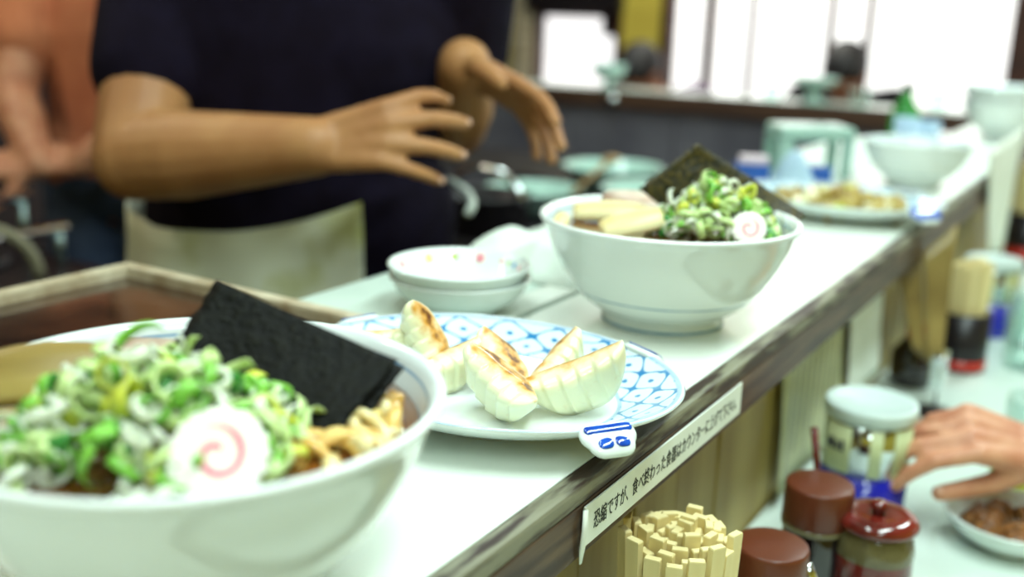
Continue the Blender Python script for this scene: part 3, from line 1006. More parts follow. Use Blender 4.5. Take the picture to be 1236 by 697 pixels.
PLATE = plate_mesh()
LUG = fuse('plate_lug', [((-0.002, -0.014, 0), (-0.002, 0.014, 0), 0.0095, 0.0095, (0, 0, 1), 0.42), ((0.004, -0.008, 0), (0.004, 0.008, 0), 0.0115, 0.0115, (0, 0, 1), 0.38)], 'ceramic', 0.0012, 4)
PAINT = merged('lug_paint', [capsule_data((-0.0045, -0.0165, 0.0036), (-0.0045, 0.0165, 0.0036), 0.0034, 0.0034, (0, 0, 1), 0.22, 12, 3),
                             capsule_data((0.0065, -0.0092, 0.0036), (0.0065, -0.0048, 0.0039), 0.0042, 0.0042, (0, 0, 1), 0.22, 12, 3),
                             capsule_data((0.0065, 0.0048, 0.0039), (0.0065, 0.0092, 0.0036), 0.0042, 0.0042, (0, 0, 1), 0.22, 12, 3)], 'cobalt')


PAINT2 = merged('lug_paint', [capsule_data((0.001, -0.012, 0.0026), (0.001, 0.012, 0.0026), 0.0105, 0.0105, (0, 0, 1), 0.28, 14, 4)], 'cobalt')


def plate(loc, rz, label, full=False):
    t = tag(obj('dumpling_plate', PLATE, None, loc, (0, 0, rz)), label, 'plate', 'blue and white dumpling plates')
    for d in (-30, 58, 165, 238):
        a = radians(d)
        px, py = PA * cos(a), PB * sin(a)
        na = math.atan2(py / PB ** 2, px / PA ** 2)
        l = obj('plate_lug', LUG, t, (px + 0.003 * cos(na), py + 0.003 * sin(na), 0.0225), (0, radians(30), na))
        l.scale = (0.85, 0.72, 0.9)
        obj('lug_paint', PAINT2 if full else PAINT, l)
        if full:
            l.scale = (1.1, 1.0, 1.0)
    return t


P1, P2 = Vector((-0.338, 0.521, LEDGE)), Vector((-0.338, 1.365, LEDGE))
plate(P1, 0.0, 'oval blue lattice plate of dumplings between the two front bowls')
plate(P2, 0.0, 'blurred oval blue rimmed plate of food behind the second bowl', True)


def gyoza_mesh(seed, L=0.070, Wd=0.031, Hh=0.034, pleats=6):
    """half moon: flat browned base at z=0, thin pleated seam along the arc, pleats on +y"""
    V, Fc, T = [], [], []
    n, k = 64, 26
    rs = random.Random(seed)
    ph = [rs.uniform(-0.06, 0.06) for _ in range(12)]
    for i in range(n + 1):
        t = i / n * 2 - 1
        e = max(0.0, 1 - abs(t) ** 2.2) ** 0.6
        w, h = Wd / 2 * (0.10 + 0.90 * e), Hh * (0.10 + 0.90 * e)
        bend = 0.012 * t * t
        cell = (t + 1) / 2 * pleats
        c = int(min(pleats - 1, cell))
        fr = cell - c
        fold = (1 - fr) ** 0.8 * (1 if fr > 0.16 else fr / 0.16)
        for j in range(k):
            a = j / k
            if a < 0.23:
                q = a / 0.23 * 2 - 1
                yy, z = q * w * 0.74, 0.0012 * q ** 4
                tone = 0.30 + 0.46 * (1 - abs(q) ** 3) * min(1, e * 1.3)
            else:
                front = a < 0.615
                q = (a - 0.23) / 0.385 if front else 1 - (a - 0.615) / 0.385
                if q < 0.42:
                    b = q / 0.42
                    prof = 0.74 + 0.62 * sin(b * pi / 2)
                else:
                    b = (q - 0.42) / 0.58
                    prof = 1.36 * (1 - b) ** 0.75 * (1 - 0.25 * b) + 0.07
                yy = w * prof
                z = 0.0012 + h * (q ** 1.05)
                if front:
                    yy += (fold - 0.5) * 0.0046 * e * min(1, q * 1.8) * (1.1 - q * 0.3)
                    z += 0.0016 * (fold - 0.5) * e * max(0, q - 0.6) * 2.5
                else:
                    yy = -yy
                tone = 0.42 * max(0, 1 - q * 7)
            p = Vector((t * L / 2, yy + bend, z))
            p += Vector((0.3, 1, 0.5)) * 0.0030 * noise.noise(p * 42 + Vector((seed * 5, 0, 0)))
            V.append(p)
            T.append(tone + (0.55 * noise.noise(p * 85 + Vector((seed, 2, 0))) if tone > 0.05 else 0.0))
    for i in range(n):
        for j in range(k):
            Fc.append((i * k + j, (i + 1) * k + j, (i + 1) * k + (j + 1) % k, i * k + (j + 1) % k))
    Fc += [tuple(range(k)), tuple(reversed([n * k + j for j in range(k)]))]
    me = mesh('dumpling', V, Fc, 'gyoza')
    at = me.attributes.new('tone', 'FLOAT', 'POINT')
    at.data.foreach_set('value', T)
    return me


GY = [gyoza_mesh(s) for s in (1, 2, 3)]
AZ = radians(31.5)
GR, GV, GU = Vector((cos(AZ), sin(AZ), 0)), Vector((-sin(AZ), cos(AZ), 0)), Vector((0, 0, 1))


def gy(k, c, xa, ya, label, sc=1.0, lift=0.45):
    """xa = long axis, ya = side the pleats face, both as (along the view's right, away, up)"""
    x = (GR * xa[0] + GV * xa[1] + GU * xa[2]).normalized()
    yv = GR * ya[0] + GV * ya[1] + GU * ya[2]
    yv = (yv - x * yv.dot(x)).normalized()
    z = x.cross(yv)
    m = Matrix((x, yv, z)).transposed()
    low = min((m @ v.co).z for v in GY[k].vertices) * sc
    mid = m @ Vector((0, 0.004, 0.034 * lift)) * sc
    o = tag(obj('dumpling', GY[k], None, (c[0] - mid.x, c[1] - mid.y, DZ - low), m.to_euler()), label, 'dumpling', 'dumplings on the near plate')
    o.scale = (sc, sc, sc)
    return o


DZ = LEDGE + 0.0088
gy(0, (-0.2690, 0.5205), (1, 0.05, 0.46), (0.05, -0.9, 0.40), 'long pleated dumpling at the right end of the near plate', 0.93)
gy(1, (-0.3005, 0.553), (0.50, 0.55, 0.45), (0.3, -0.9, 0.5), 'folded dumpling standing behind the long pleated one', 0.70)
gy(2, (-0.3055, 0.4865), (0.62, -0.60, -0.36), (-0.65, -0.50, 0.35), 'plump dumpling with a browned top in the middle of the near plate', 0.84)
gy(0, (-0.331, 0.528), (0.50, -0.65, -0.45), (-0.75, -0.35, 0.45), 'dumpling with a scorched side behind the plump middle one', 0.70)
gy(1, (-0.3540, 0.503), (0.70, 0.60, 0.20), (0.2, -0.9, 0.4), 'pale dumpling left of the plump middle one', 0.74)
gy(2, (-0.391, 0.527), (0.45, -0.25, -0.80), (-0.5, -0.8, 0.2), 'upright dumpling with a pointed tip and golden crust', 0.76)
gy(0, (-0.421, 0.521), (0.9, 0.1, 0.1), (0, -0.9, 0.4), 'small dumpling at the left end of the near plate', 0.66)

rf = random.Random(4)
FR = [blob('fried_morsel', 0.016, 0.012, 0.009, 'fried', 0.35, 2, s) for s in range(4)] + [blob('fried_morsel', 0.013, 0.01, 0.009, 'leek_lime', 0.3, 2, 9), blob('fried_morsel', 0.015, 0.011, 0.009, 'gyoza', 0.3, 2, 5)]
for i in range(46):
    q, a = sqrt(rf.random()), rf.random() * 6.28
    tag(obj('fried_morsel', rf.choice(FR), None, (P2.x + 0.082 * q * cos(a), P2.y + 0.062 * q * sin(a), LEDGE + 0.014 + 0.022 * (1 - q) * rf.random()), (rf.random() * 3, rf.random() * 3, rf.random() * 6)),
        'golden stir-fried morsel piled on the far blue rimmed plate', 'fried food', 'fried food on the far plate')


# ------------------------------------------------------------------ small dishes, towel
def dish_mesh():
    pr = [(0, 0.003), (0.028, 0.003), (0.030, 0.0), (0.034, 0.0), (0.036, 0.004), (0.046, 0.010), (0.054, 0.018), (0.0575, 0.026), (0.0595, 0.0285), (0.0590, 0.0300), (0.0570, 0.0298), (0.0545, 0.0270),
          (0.050, 0.018), (0.042, 0.011), (0.032, 0.007), (0, 0.006)]
    return lathe('sauce_dish', pr, 'ceramic', None, 72)


DISH = dish_mesh()
DC = Vector((-0.4740, 0.690, LEDGE))
for i in (0, 2):
    t = tag(obj('sauce_dish', DISH, None, DC + Vector((0.002 * (i % 2), -0.001 * i, 0.0052 * i)), (0, 0, i * 0.6)),
            ('lower white sauce dish of the pair stacked on the worktop', '', 'upper sauce dish of the stacked pair, with coloured dots inside')[i], 'dish', 'stacked sauce dishes')
    if i == 2:
        for j, (d, c, s) in enumerate(((35, 'dotblue', 0.005), (60, 'dotgreen', 0.0022), (72, 'dotpink', 0.0028), (84, 'dotblue', 0.0028), (93, 'dotgreen', 0.0022), (103, 'dotpink', 0.0024), (127, 'dotpink', 0.0052),
                                       (152, 'dotgreen', 0.004), (178, 'dotyellow', 0.005), (215, 'dotpink', 0.004), (255, 'dotblue', 0.004), (300, 'dotyellow', 0.004), (350, 'dotpink', 0.004))):
            a = radians(d) + AZ - 0.6 - i * 0.6 - 0.35
            o = obj('painted_dot', lathe('painted_dot', [(0, 0.0004), (s * 0.8, 0.0003), (s, 0), (0, -0.0003)], c, None, 12), t, (0.0525 * cos(a), 0.0525 * sin(a), 0.0228), (0, radians(-62), a))


def cloth(name, label, x0, x1, y0, y1, z, h, seed, m, rz=0.0):
    V, Fc = [], []
    n = 26
    for s in (0, 1):
        for j in range(n + 1):
            for i in range(n + 1):
                u, v = i / n, j / n
                e = min(u, 1 - u, v, 1 - v) * 6
                q = min(1, e)
                hh = h * q * (0.55 + 0.8 * abs(noise.noise(Vector((u * 2.6 + seed, v * 4.2, seed)))) + 0.25 * noise.noise(Vector((u * 7, v * 9, seed))))
                wx = 0.012 * noise.noise(Vector((v * 4, seed, 1)))
                V.append((x0 + (x1 - x0) * u + wx, y0 + (y1 - y0) * v, z + (0.003 + hh if s == 0 else 0.0)))
    N1 = (n + 1) ** 2
    for j in range(n):
        for i in range(n):
            a = j * (n + 1) + i
            Fc.append((a, a + 1, a + n + 2, a + n + 1))
            Fc.append((N1 + a, N1 + a + n + 1, N1 + a + n + 2, N1 + a + 1))
    for i in range(n):
        for a, b in ((i, i + 1), (n * (n + 1) + i + 1, n * (n + 1) + i), ((i + 1) * (n + 1), i * (n + 1)), (i * (n + 1) + n, (i + 1) * (n + 1) + n)):
            Fc.append((a, N1 + a, N1 + b, b))
    return tag(obj(name, mesh(name, V, Fc, m)), label, 'cloth')


cloth('dish_towel', 'crumpled white dish towel behind the second bowl', -0.56, -0.425, 0.80, 1.03, LEDGE, 0.034, 4, 'whitecloth')
tag(obj('paper_slip', box('paper_slip', -0.452, -0.4225, 0.69, 0.83, LEDGE, LEDGE + 0.0016, 'paper')), 'narrow white strip lying along the counter seam by the sauce dishes', 'paper')

# ------------------------------------------------------------------ notice on the counter edge
nt_ = thing('edge_notice', 'long white notice strip with black writing stuck on the wooden counter edge', 'notice', (XT, 0.452, 0.9755))
obj('strip', box('strip', 0.0003, 0.0016, 0.0, 0.243, -0.0125, 0.0115, 'paper', 0.0004), nt_)
obj('curled_end', tube('curled_end', [(0.0022, -0.001, 0.0105), (0.0034, -0.003, 0.0), (0.0022, -0.003, -0.012), (0.0012, -0.002, -0.021)], [0.0022, 0.003, 0.0026, 0.0012], 'paper', 10, 0.5), nt_)
tm = text_mesh('writing', '恐縮ですが、食べ終わった食器はカウンターに上げて下さい。', 0.0088, 'ink', 0.0001)
wv = max(v.co.x for v in tm.vertices) or 1
o = obj('writing', tm, nt_, (0.0018, 0.010, -0.0048), (pi / 2, 0, pi / 2))
o.scale = (0.222 / wv, 1.35, 1)

# ------------------------------------------------------------------ chopsticks
CS = {}


def chop(hgt):
    key = round(hgt, 3)
    if key not in CS:
        V, Fc = [], []
        for z, kx in ((0, 0.62), (hgt * 0.5, 0.9), (hgt - 0.0008, 1.0), (hgt, 0.9)):
            for sx, sy in ((-1, -1), (1, -1), (1, 1), (-1, 1)):
                V.append((sx * 0.0049 * kx, sy * 0.0024 * kx, z))
        for i in range(3):
            for j in range(4):
                Fc.append((i * 4 + j, i * 4 + (j + 1) % 4, i * 4 + 4 + (j + 1) % 4, i * 4 + 4 + j))
        Fc += [(3, 2, 1, 0), (12, 13, 14, 15)]
        g = 0.0005         # the split groove between the two halves
        o = len(V)
        for sy in (1, -1):
            V += [(-g, sy * 0.00245, hgt * 0.3), (g, sy * 0.00245, hgt * 0.3), (g, sy * 0.00245, hgt), (-g, sy * 0.00245, hgt)]
        CS[key] = mesh('chopstick', V[:16], Fc, 'chopwood', None, False)
    return CS[key]


def chop_bundle(c, rad, hgt, label, group, rnd, n_ring=4):
    pts = []
    step = 0.0083
    k = 0
    r = rad - 0.005
    while r > 0.002:
        n = max(1, int(2 * pi * r / 0.0112))
        for i in range(n):
            a = 2 * pi * (i + 0.3 * k) / n
            pts.append((r * cos(a), r * sin(a), a + pi / 2))
        r -= 0.0064
        k += 1
    for (x, yy, a) in pts:
        h = hgt + round(rnd.uniform(-0.006, 0.006) / 0.002) * 0.002
        ln = 0.03 * rnd.uniform(-1, 1)
        o = obj('chopstick', chop(h), None, (c[0] + x * 0.86, c[1] + yy * 0.86, c[2]), (yy * 1.9 * -1 * 0.55 + ln * 0.2, x * 1.9 * 0.55, a + rnd.uniform(-0.25, 0.25)))
        tag(o, label, 'chopstick', group)


def holder(loc, r, h, label, m='black', band=None):
    t = thing('chopstick_holder', label, 'holder', loc, group='chopstick holders on the customer table')
    obj('cup', lathe('cup', [(0, 0), (r * 0.92, 0), (r, 0.003), (r, h), (r - 0.003, h), (r - 0.003, 0.004), (0, 0.004)], m, None, 40), t)
    if band:
        obj('red_band', lathe('red_band', [(r + 0.0002, band[0]), (r + 0.0012, band[0]), (r + 0.0012, band[1]), (r + 0.0002, band[1]), (r + 0.0002, band[0])], 'red', None, 40), t)
    return t


CH1 = (-0.2085, 0.548, TABLE)
holder(CH1, 0.043, 0.06, 'chopstick holder of the nearest full bundle, under the white notice', 'steel')
chop_bundle((CH1[0], CH1[1], TABLE + 0.004), 0.040, 0.163, 'pale wooden chopsticks standing in the nearest bundle', 'chopsticks in the nearest holder', random.Random(2))
CH2 = (-0.190, 1.545, TABLE)
holder(CH2, 0.036, 0.085, 'black chopstick holder with a red band near the hanging menu card', 'black', (0.004, 0.018))
chop_bundle((CH2[0], CH2[1], TABLE + 0.004), 0.033, 0.150, 'pale chopsticks in the black holder near the hanging menu card', 'chopsticks in the second holder', random.Random(8))
CH3 = (-0.193, 2.33, TABLE)
holder(CH3, 0.040, 0.115, 'far black chopstick holder with a red band at the right edge', 'black', (0.02, 0.045))
chop_bundle((CH3[0], CH3[1], TABLE + 0.004), 0.036, 0.205, 'pale chopsticks in the far holder at the right edge', 'chopsticks in the far holder', random.Random(9))


# ------------------------------------------------------------------ condiments
def brown_jar(loc, r, h, label, clip):
    t = thing('sauce_jar', label, 'jar', loc, group='brown capped sauce jars')
    obj('jar_body', lathe('jar_body', [(0, 0), (r * 0.9, 0), (r * 0.98, 0.004), (r * 0.98, h * 0.55), (r * 0.90, h * 0.68), (r * 0.86, h * 0.72), (0, h * 0.72)], 'soy', None, 48), t)
    obj('jar_collar', lathe('jar_collar', [(0, h * 0.70), (r * 0.99, h * 0.70), (r * 1.0, h * 0.735), (0, h * 0.735)], 'oliveglaze', None, 48), t)
    obj('jar_cap', lathe('jar_cap', [(0, h * 0.735), (r * 0.97, h * 0.735), (r * 0.985, h * 0.75), (r * 0.97, h * 0.975), (r * 0.94, h * 0.996), (r * 0.9, h), (0, h)], 'jarcap', None, 48), t)
    if clip:
        pts = [(0.012 + r + 0.016 * sin(pi * q / 12) - 0.012, 0.0, h * 0.50 + 0.05 * q / 12) for q in range(13)]
        obj('pour_handle', tube('pour_handle', [(r * 0.9, 0, h * 0.30)] + [(r + 0.013 * sin(pi * (q + 2) / 14), 0, h * 0.35 + h * 0.5 * q / 12) for q in range(12)] + [(r * 0.9, 0, h * 0.90)], 0.0042, 'chrome', 10), t)
    return t


brown_jar((-0.181, 0.772, TABLE), 0.0275, 0.120, 'dark sauce jar with a brown cap in front of the blue tin', False)
j2 = brown_jar((-0.181, 0.653, TABLE), 0.0265, 0.120, 'dark sauce jar with a brown cap and chrome handle beside the chopsticks', True)
j2.rotation_euler.z = radians(18)

t = thing('chili_pot', 'oxblood and olive glazed pot with a domed lid beside the brown jars', 'pot', (-0.1360, 0.778, TABLE))
obj('pot_body', lathe('pot_body', [(0, 0), (0.018, 0), (0.021, 0.003), (0.0285, 0.022), (0.0310, 0.046), (0.0300, 0.074)], 'redglaze', None, 56), t)
obj('pot_shoulder', lathe('pot_shoulder', [(0.0302, 0.072), (0.0304, 0.076), (0.0292, 0.084), (0.0268, 0.090), (0.0255, 0.0935), (0.0, 0.094)], 'oliveglaze', None, 56), t)
ld = obj('pot_lid', lathe('pot_lid', [(0, 0.0945), (0.029, 0.0945), (0.0312, 0.0965), (0.0312, 0.0995), (0.0285, 0.1035), (0.022, 0.1055), (0.014, 0.1045), (0.008, 0.1045), (0, 0.1045)], 'redglaze', None, 56), t)
obj('lid_knob', lathe('lid_knob', [(0, 0.1046), (0.0045, 0.1046), (0.0042, 0.1075), (0.0075, 0.111), (0.0066, 0.1145), (0, 0.1155)], 'redglaze', None, 32), ld)
tag(obj('spoon_handle', tube('spoon_handle', [(-0.186, 0.829, TABLE + 0.004), (-0.197, 0.832, 0.86), (-0.2055, 0.8315, 0.911)], [0.0022, 0.0022, 0.0034], 'redglaze', 10)), 'thin brown spoon handle poking up between the jar and the blue tin', 'spoon')


def tin(loc, label, rz=0.0):
    t = thing('powder_tin', label, 'tin', loc, (0, 0, rz), 'blue tins with pale lids')
    r, h = 0.0415, 0.112
    obj('tin_base', lathe('tin_base', [(0, 0), (r * 0.97, 0), (r, 0.002), (r, 0.054), (0, 0.054)], 'canblue', None, 56), t)
    obj('tin_band', lathe('tin_band', [(0, 0.0541), (r * 0.998, 0.0541), (r * 0.998, h), (0, h)], 'chrome', None, 56), t)
    obj('tin_lid', lathe('tin_lid', [(0, h), (r * 1.01, h - 0.004), (r * 1.045, h - 0.003), (r * 1.045, h + 0.007), (r * 1.02, h + 0.0095), (r * 0.93, h + 0.009), (r * 0.90, h + 0.0075), (0, h + 0.0075)], 'plasticlid', None, 56), t)
    # printed label panels wrapped round the tin
    for a0, a1, m in ((-2.45, -1.72, 'cancream'), (-1.30, -1.02, 'cancream'), (-0.72, -0.1, 'cancream'), (1.2, 2.4, 'cancream')):
        V, Fc = [], []
        n = 12
        for i in range(n + 1):
            a = a0 + (a1 - a0) * i / n
            for rr, z in ((r * 1.0, 0.058), (r * 1.012, 0.058), (r * 1.012, h - 0.007), (r * 1.0, h - 0.007)):
                V.append((rr * cos(a), rr * sin(a), z))
        for i in range(n):
            for k in range(4):
                Fc.append((i * 4 + k, i * 4 + (k + 1) % 4, i * 4 + 4 + (k + 1) % 4, i * 4 + 4 + k))
        Fc += [(3, 2, 1, 0), tuple(n * 4 + k for k in range(4))]
        obj('tin_label', mesh('tin_label', V, Fc, m), t)
    for k, a in enumerate((-2.32, -2.2, -2.06, -1.92)):
        obj('label_mark', box('label_mark', -0.0008, 0.0006, -0.0017 - 0.0006 * (k == 1), 0.0017, -0.0045, 0.0045 + 0.002 * (k % 2), 'canink'), t, (r * 1.016 * cos(a), r * 1.016 * sin(a), 0.083), (0, 0, a))
    return t


tin((-0.1915, 0.985, TABLE), 'blue tin with a silver band and pale lid beside the reaching hand')
tin((-0.186, 1.765, TABLE), 'far blurred blue tin with a pale lid between the chopstick holders', 0.4)

# sheets on and by the counter front
mn = thing('menu_sheet', 'pale paper menu hanging on the panel behind the blue tin', 'menu', (XP + 0.001, 0, 0))
obj('sheet', grid_sheet('sheet', (0.002, 0.945, 0.935), (0.002, 1.16, 0.935), (0.012, 0.945, 0.785), (0.012, 1.16, 0.785), 0.0008, 'menupaper', 10, 8, 0.003, 0.004, 8, 2), mn)
for i in range(9):
    lw = 0.0016
    obj('line_of_writing', box('line_of_writing', 0.0075 + 0.0006 * i * 0, 0.0078, 0.965 + 0.021 * i, 0.967 + 0.021 * i, 0.80 + 0.02 * (i % 3), 0.915, 'oliveglaze'), mn, (0.0035, 0, 0))
mn2 = thing('menu_sheet', 'smaller paper menu further along the panel past the pale one', 'menu', (XP + 0.001, 0, 0))
obj('sheet', grid_sheet('sheet', (0.002, 1.19, 0.93), (0.002, 1.36, 0.93), (0.012, 1.19, 0.80), (0.012, 1.36, 0.80), 0.0008, 'paper', 10, 8, 0.003, 0.004, 8, 5), mn2)

cs_ = thing('menu_stand', 'tan menu card on a thin stem with a round black foot', 'menu stand', (-0.182, 1.325, TABLE))
obj('stand_foot', lathe('stand_foot', [(0, 0), (0.024, 0), (0.026, 0.002), (0.024, 0.005), (0.006, 0.008), (0, 0.008)], 'black', None, 40), cs_)
obj('stand_stem', tube('stand_stem', [(0, 0, 0.006), (0, 0, 0.05), (0.0, 0.002, 0.075)], 0.0018, 'chrome', 10), cs_)
obj('card', grid_sheet('card', (-0.0465, 0.057, 0.191), (-0.016, 0.090, 0.230), (-0.022, 0.032, 0.060), (-0.003, 0.034, 0.030), 0.0012, 'menucard', 8, 8, 0.0, 0.0, 8, 1), cs_)
obj('card', grid_sheet('card', (-0.072, 0.045, 0.160), (-0.050, 0.062, 0.186), (-0.040, 0.030, 0.070), (-0.023, 0.036, 0.056), 0.0012, 'menucard', 8, 8, 0.0, 0.0, 8, 4), cs_)
obj('card_clip', box('card_clip', -0.012, 0.004, 0.0, 0.040, 0.032, 0.075, 'chrome', 0.002), cs_)
wp = thing('paper_notice', 'white paper notice hanging on the counter edge beyond the blue lug plate', 'notice', (XT + 0.001, 0, 0))
obj('sheet', grid_sheet('sheet', (0.004, 1.80, 1.055), (0.006, 2.25, 1.06), (0.012, 1.93, 0.86), (0.012, 2.12, 0.84), 0.001, 'paper', 10, 10, 0.002, 0.004, 8, 3), wp)

# soy bottle group behind the menu stand
t = thing('soy_bottle', 'small dark soy bottle with a red cap behind the menu stand', 'bottle', (-0.232, 1.43, TABLE))
obj('bottle_body', lathe('bottle_body', [(0, 0), (0.026, 0), (0.029, 0.004), (0.029, 0.045), (0.016, 0.062), (0.012, 0.066), (0, 0.066)], 'soy', None, 40), t)
obj('bottle_cap', lathe('bottle_cap', [(0, 0.066), (0.0135, 0.066), (0.0135, 0.082), (0.010, 0.086), (0, 0.086)], 'red', None, 32), t)


def tumbler(loc, r, h, label, m='glass', group='clear tumblers on the table'):
    o = tag(obj('tumbler', lathe('tumbler', [(0, 0), (r * 0.8, 0), (r * 0.84, 0.002), (r, h), (r - 0.002, h), (r * 0.80, 0.008), (0, 0.007)], m, None, 40), None, loc), label, 'glass', group)
    return o


tumbler((-0.110, 1.600, TABLE), 0.033, 0.085, 'empty clear tumbler, nearest of the pair by the far tin')
tumbler((-0.118, 1.72, TABLE), 0.033, 0.085, 'empty clear tumbler, rear of the pair by the far tin')
tumbler((-0.060, 1.235, TABLE), 0.036, 0.075, 'clear tumbler standing behind the reaching hand')

# small dish with food at the right edge
sd = tag(obj('side_dish', DISH, None, (-0.058, 1.010, TABLE)), 'small white dish of brown morsels at the right edge below the hand', 'dish')
rp = random.Random(6)
PK = [blob('braised_morsel', 0.014, 0.010, 0.008, 'pickle', 0.3, 2, s) for s in range(3)]
for i in range(13):
    q, a = sqrt(rp.random()), rp.random() * 6.28
    tag(obj('braised_morsel', PK[i % 3], None, (-0.058 + 0.036 * q * cos(a), 1.010 + 0.036 * q * sin(a), TABLE + 0.017 + 0.012 * (1 - q)), (rp.random(), rp.random(), rp.random() * 6)),
        'brown braised morsel in the small white dish', 'braised food', 'braised food in the small dish')
yc = thing('spice_shaker', 'small yellow labelled glass shaker behind the dish of brown morsels', 'shaker', (-0.072, 1.105, TABLE))
obj('shaker_body', lathe('shaker_body', [(0, 0), (0.016, 0), (0.018, 0.002), (0.018, 0.042), (0.014, 0.048), (0, 0.048)], 'glass', None, 36), yc)
obj('shaker_label', lathe('shaker_label', [(0.0183, 0.008), (0.0190, 0.008), (0.0190, 0.032), (0.0183, 0.032), (0.0183, 0.008)], 'leek_lime', None, 36), yc)
obj('shaker_cap', lathe('shaker_cap', [(0, 0.048), (0.0145, 0.048), (0.0145, 0.060), (0.012, 0.063), (0, 0.063)], 'ceramic', None, 36), yc)

# ------------------------------------------------------------------ far end of the counter
bs = thing('enamel_stand', 'pale green enamel stand with a rounded top behind the far plate', 'stand', (-0.487, 1.72, LEDGE), (0, 0, radians(36)))
obj('stand_top', box('stand_top', -0.064, 0.064, -0.045, 0.045, 0.058, 0.082, 'celadon', 0.012, 4), bs)
for xx, wdt in ((-0.050, 0.026), (0.054, 0.016)):
    for yy in (-0.033, 0.033):
        obj('leg', box('leg', xx - wdt / 2, xx + wdt / 2, yy - 0.008, yy + 0.008, 0.0, 0.060, 'celadon', 0.004, 3), bs)
tag(obj('carton', box('carton', -0.026, 0.026, -0.02, 0.02, 0, 0.026, 'boxblue', 0.002), None, (-0.535, 1.585, LEDGE), (0, 0, 0.5)), 'small blue carton left of the enamel stand', 'carton')
tag(obj('carton', box('carton', -0.022, 0.022, -0.014, 0.014, 0, 0.012, 'boxpink', 0.002), None, (-0.533, 1.587, LEDGE + 0.0262), (0, 0, 0.45)), 'flat pale pink carton lying on the small blue carton', 'carton')
tag(obj('carton', box('carton', -0.022, 0.022, -0.015, 0.015, 0, 0.022, 'boxblue', 0.002), None, (-0.451, 1.66, LEDGE), (0, 0, 0.3)), 'blue carton under the pale enamel stand', 'carton')
nap = [(0, 0.056), (0.010, 0.052), (0.022, 0.03), (0.034, 0.004), (0.035, 0.0), (0, 0.0)]
tag(obj('folded_napkin', lathe('folded_napkin', nap, 'paleblue', None, 40, 1, 0.7, None, lambda a, i: 1 + 0.07 * sin(6 * a + i)), None, (-0.462, 1.565, LEDGE), (0, 0, 0.4)), 'pointed pale blue napkin behind the far plate', 'napkin')
for i, (x, yy) in enumerate(((-0.385, 1.97), (-0.352, 1.995), (-0.370, 1.925))):
    tumbler((x, yy, LEDGE), 0.022, 0.085 - 0.006 * i, ('pale blue cup behind the third bowl, leftmost', 'pale blue cup behind the third bowl, rightmost', 'pale blue cup behind the third bowl, nearest')[i], 'paleblue', 'blue cups behind the third bowl')
gb = thing('green_bottle', 'green glass bottle with a dark cap in front of the bright window', 'bottle', (-0.478, 2.42, LEDGE))
obj('bottle_glass', lathe('bottle_glass', [(0, 0), (0.030, 0), (0.033, 0.004), (0.033, 0.055), (0.026, 0.072), (0.012, 0.090), (0.0105, 0.110), (0, 0.110)], 'greenglass', None, 40), gb)
obj('bottle_cap', lathe('bottle_cap', [(0, 0.108), (0.0118, 0.108), (0.0118, 0.124), (0, 0.124)], 'black', None, 24), gb)
for i in range(2):
    tag(obj('ramen_bowl', BOWL, None, (-0.292, 2.62, LEDGE + 0.032 * i)), ('lower bowl of the empty pair at the far end of the counter', 'upper bowl of the empty pair at the far end of the counter')[i], 'bowl', 'ramen bowls on the counter')
fb = thing('pedestal_dish', 'pale green pedestal dish in front of the seated dark haired customer', 'dish', (-0.955, YF + 0.07, LEDGE))
obj('dish_stem', lathe('dish_stem', [(0, 0), (0.04, 0), (0.042, 0.004), (0.018, 0.014), (0.016, 0.032), (0.03, 0.05), (0, 0.05)], 'celadon', None, 40), fb)
obj('dish_bowl', lathe('dish_bowl', [(0, 0.05), (0.03, 0.05), (0.055, 0.058), (0.078, 0.076), (0.076, 0.079), (0.05, 0.066), (0, 0.06)], 'celadon', None, 40), fb)
for i, (x, yy, r, h, lab) in enumerate(((-1.085, YF + 0.05, 0.03, 0.05, 'small glass left of the pedestal dish on the far counter'), (-0.80, YF + 0.05, 0.03, 0.055, 'small glass right of the pedestal dish on the far counter'),
                                        (-0.58, YF + 0.09, 0.03, 0.06, 'small glass nearest the corner of the far counter'))):
    tumbler((x, yy, LEDGE), r, h, lab, 'glass', 'glasses on the far counter')
fb2 = thing('pedestal_dish', 'pale green dish in front of the mauve dressed customer', 'dish', (-1.685, YF + 0.06, LEDGE))
obj('dish_stem', lathe('dish_stem', [(0, 0), (0.03, 0), (0.03, 0.004), (0.013, 0.012), (0.013, 0.024), (0.02, 0.03), (0, 0.03)], 'celadon', None, 40), fb2)
obj('dish_bowl', lathe('dish_bowl', [(0, 0.03), (0.03, 0.032), (0.056, 0.052), (0.06, 0.085), (0.057, 0.085), (0.05, 0.054), (0, 0.04)], 'celadon', None, 40), fb2)
tag(obj('bell_knob', blob('bell_knob', 0.028, 0.012, 0.022, 'chrome', 0.0), None, (-1.63, YF - 0.027, 0.966)), 'round chrome knob on the front of the far counter', 'knob')

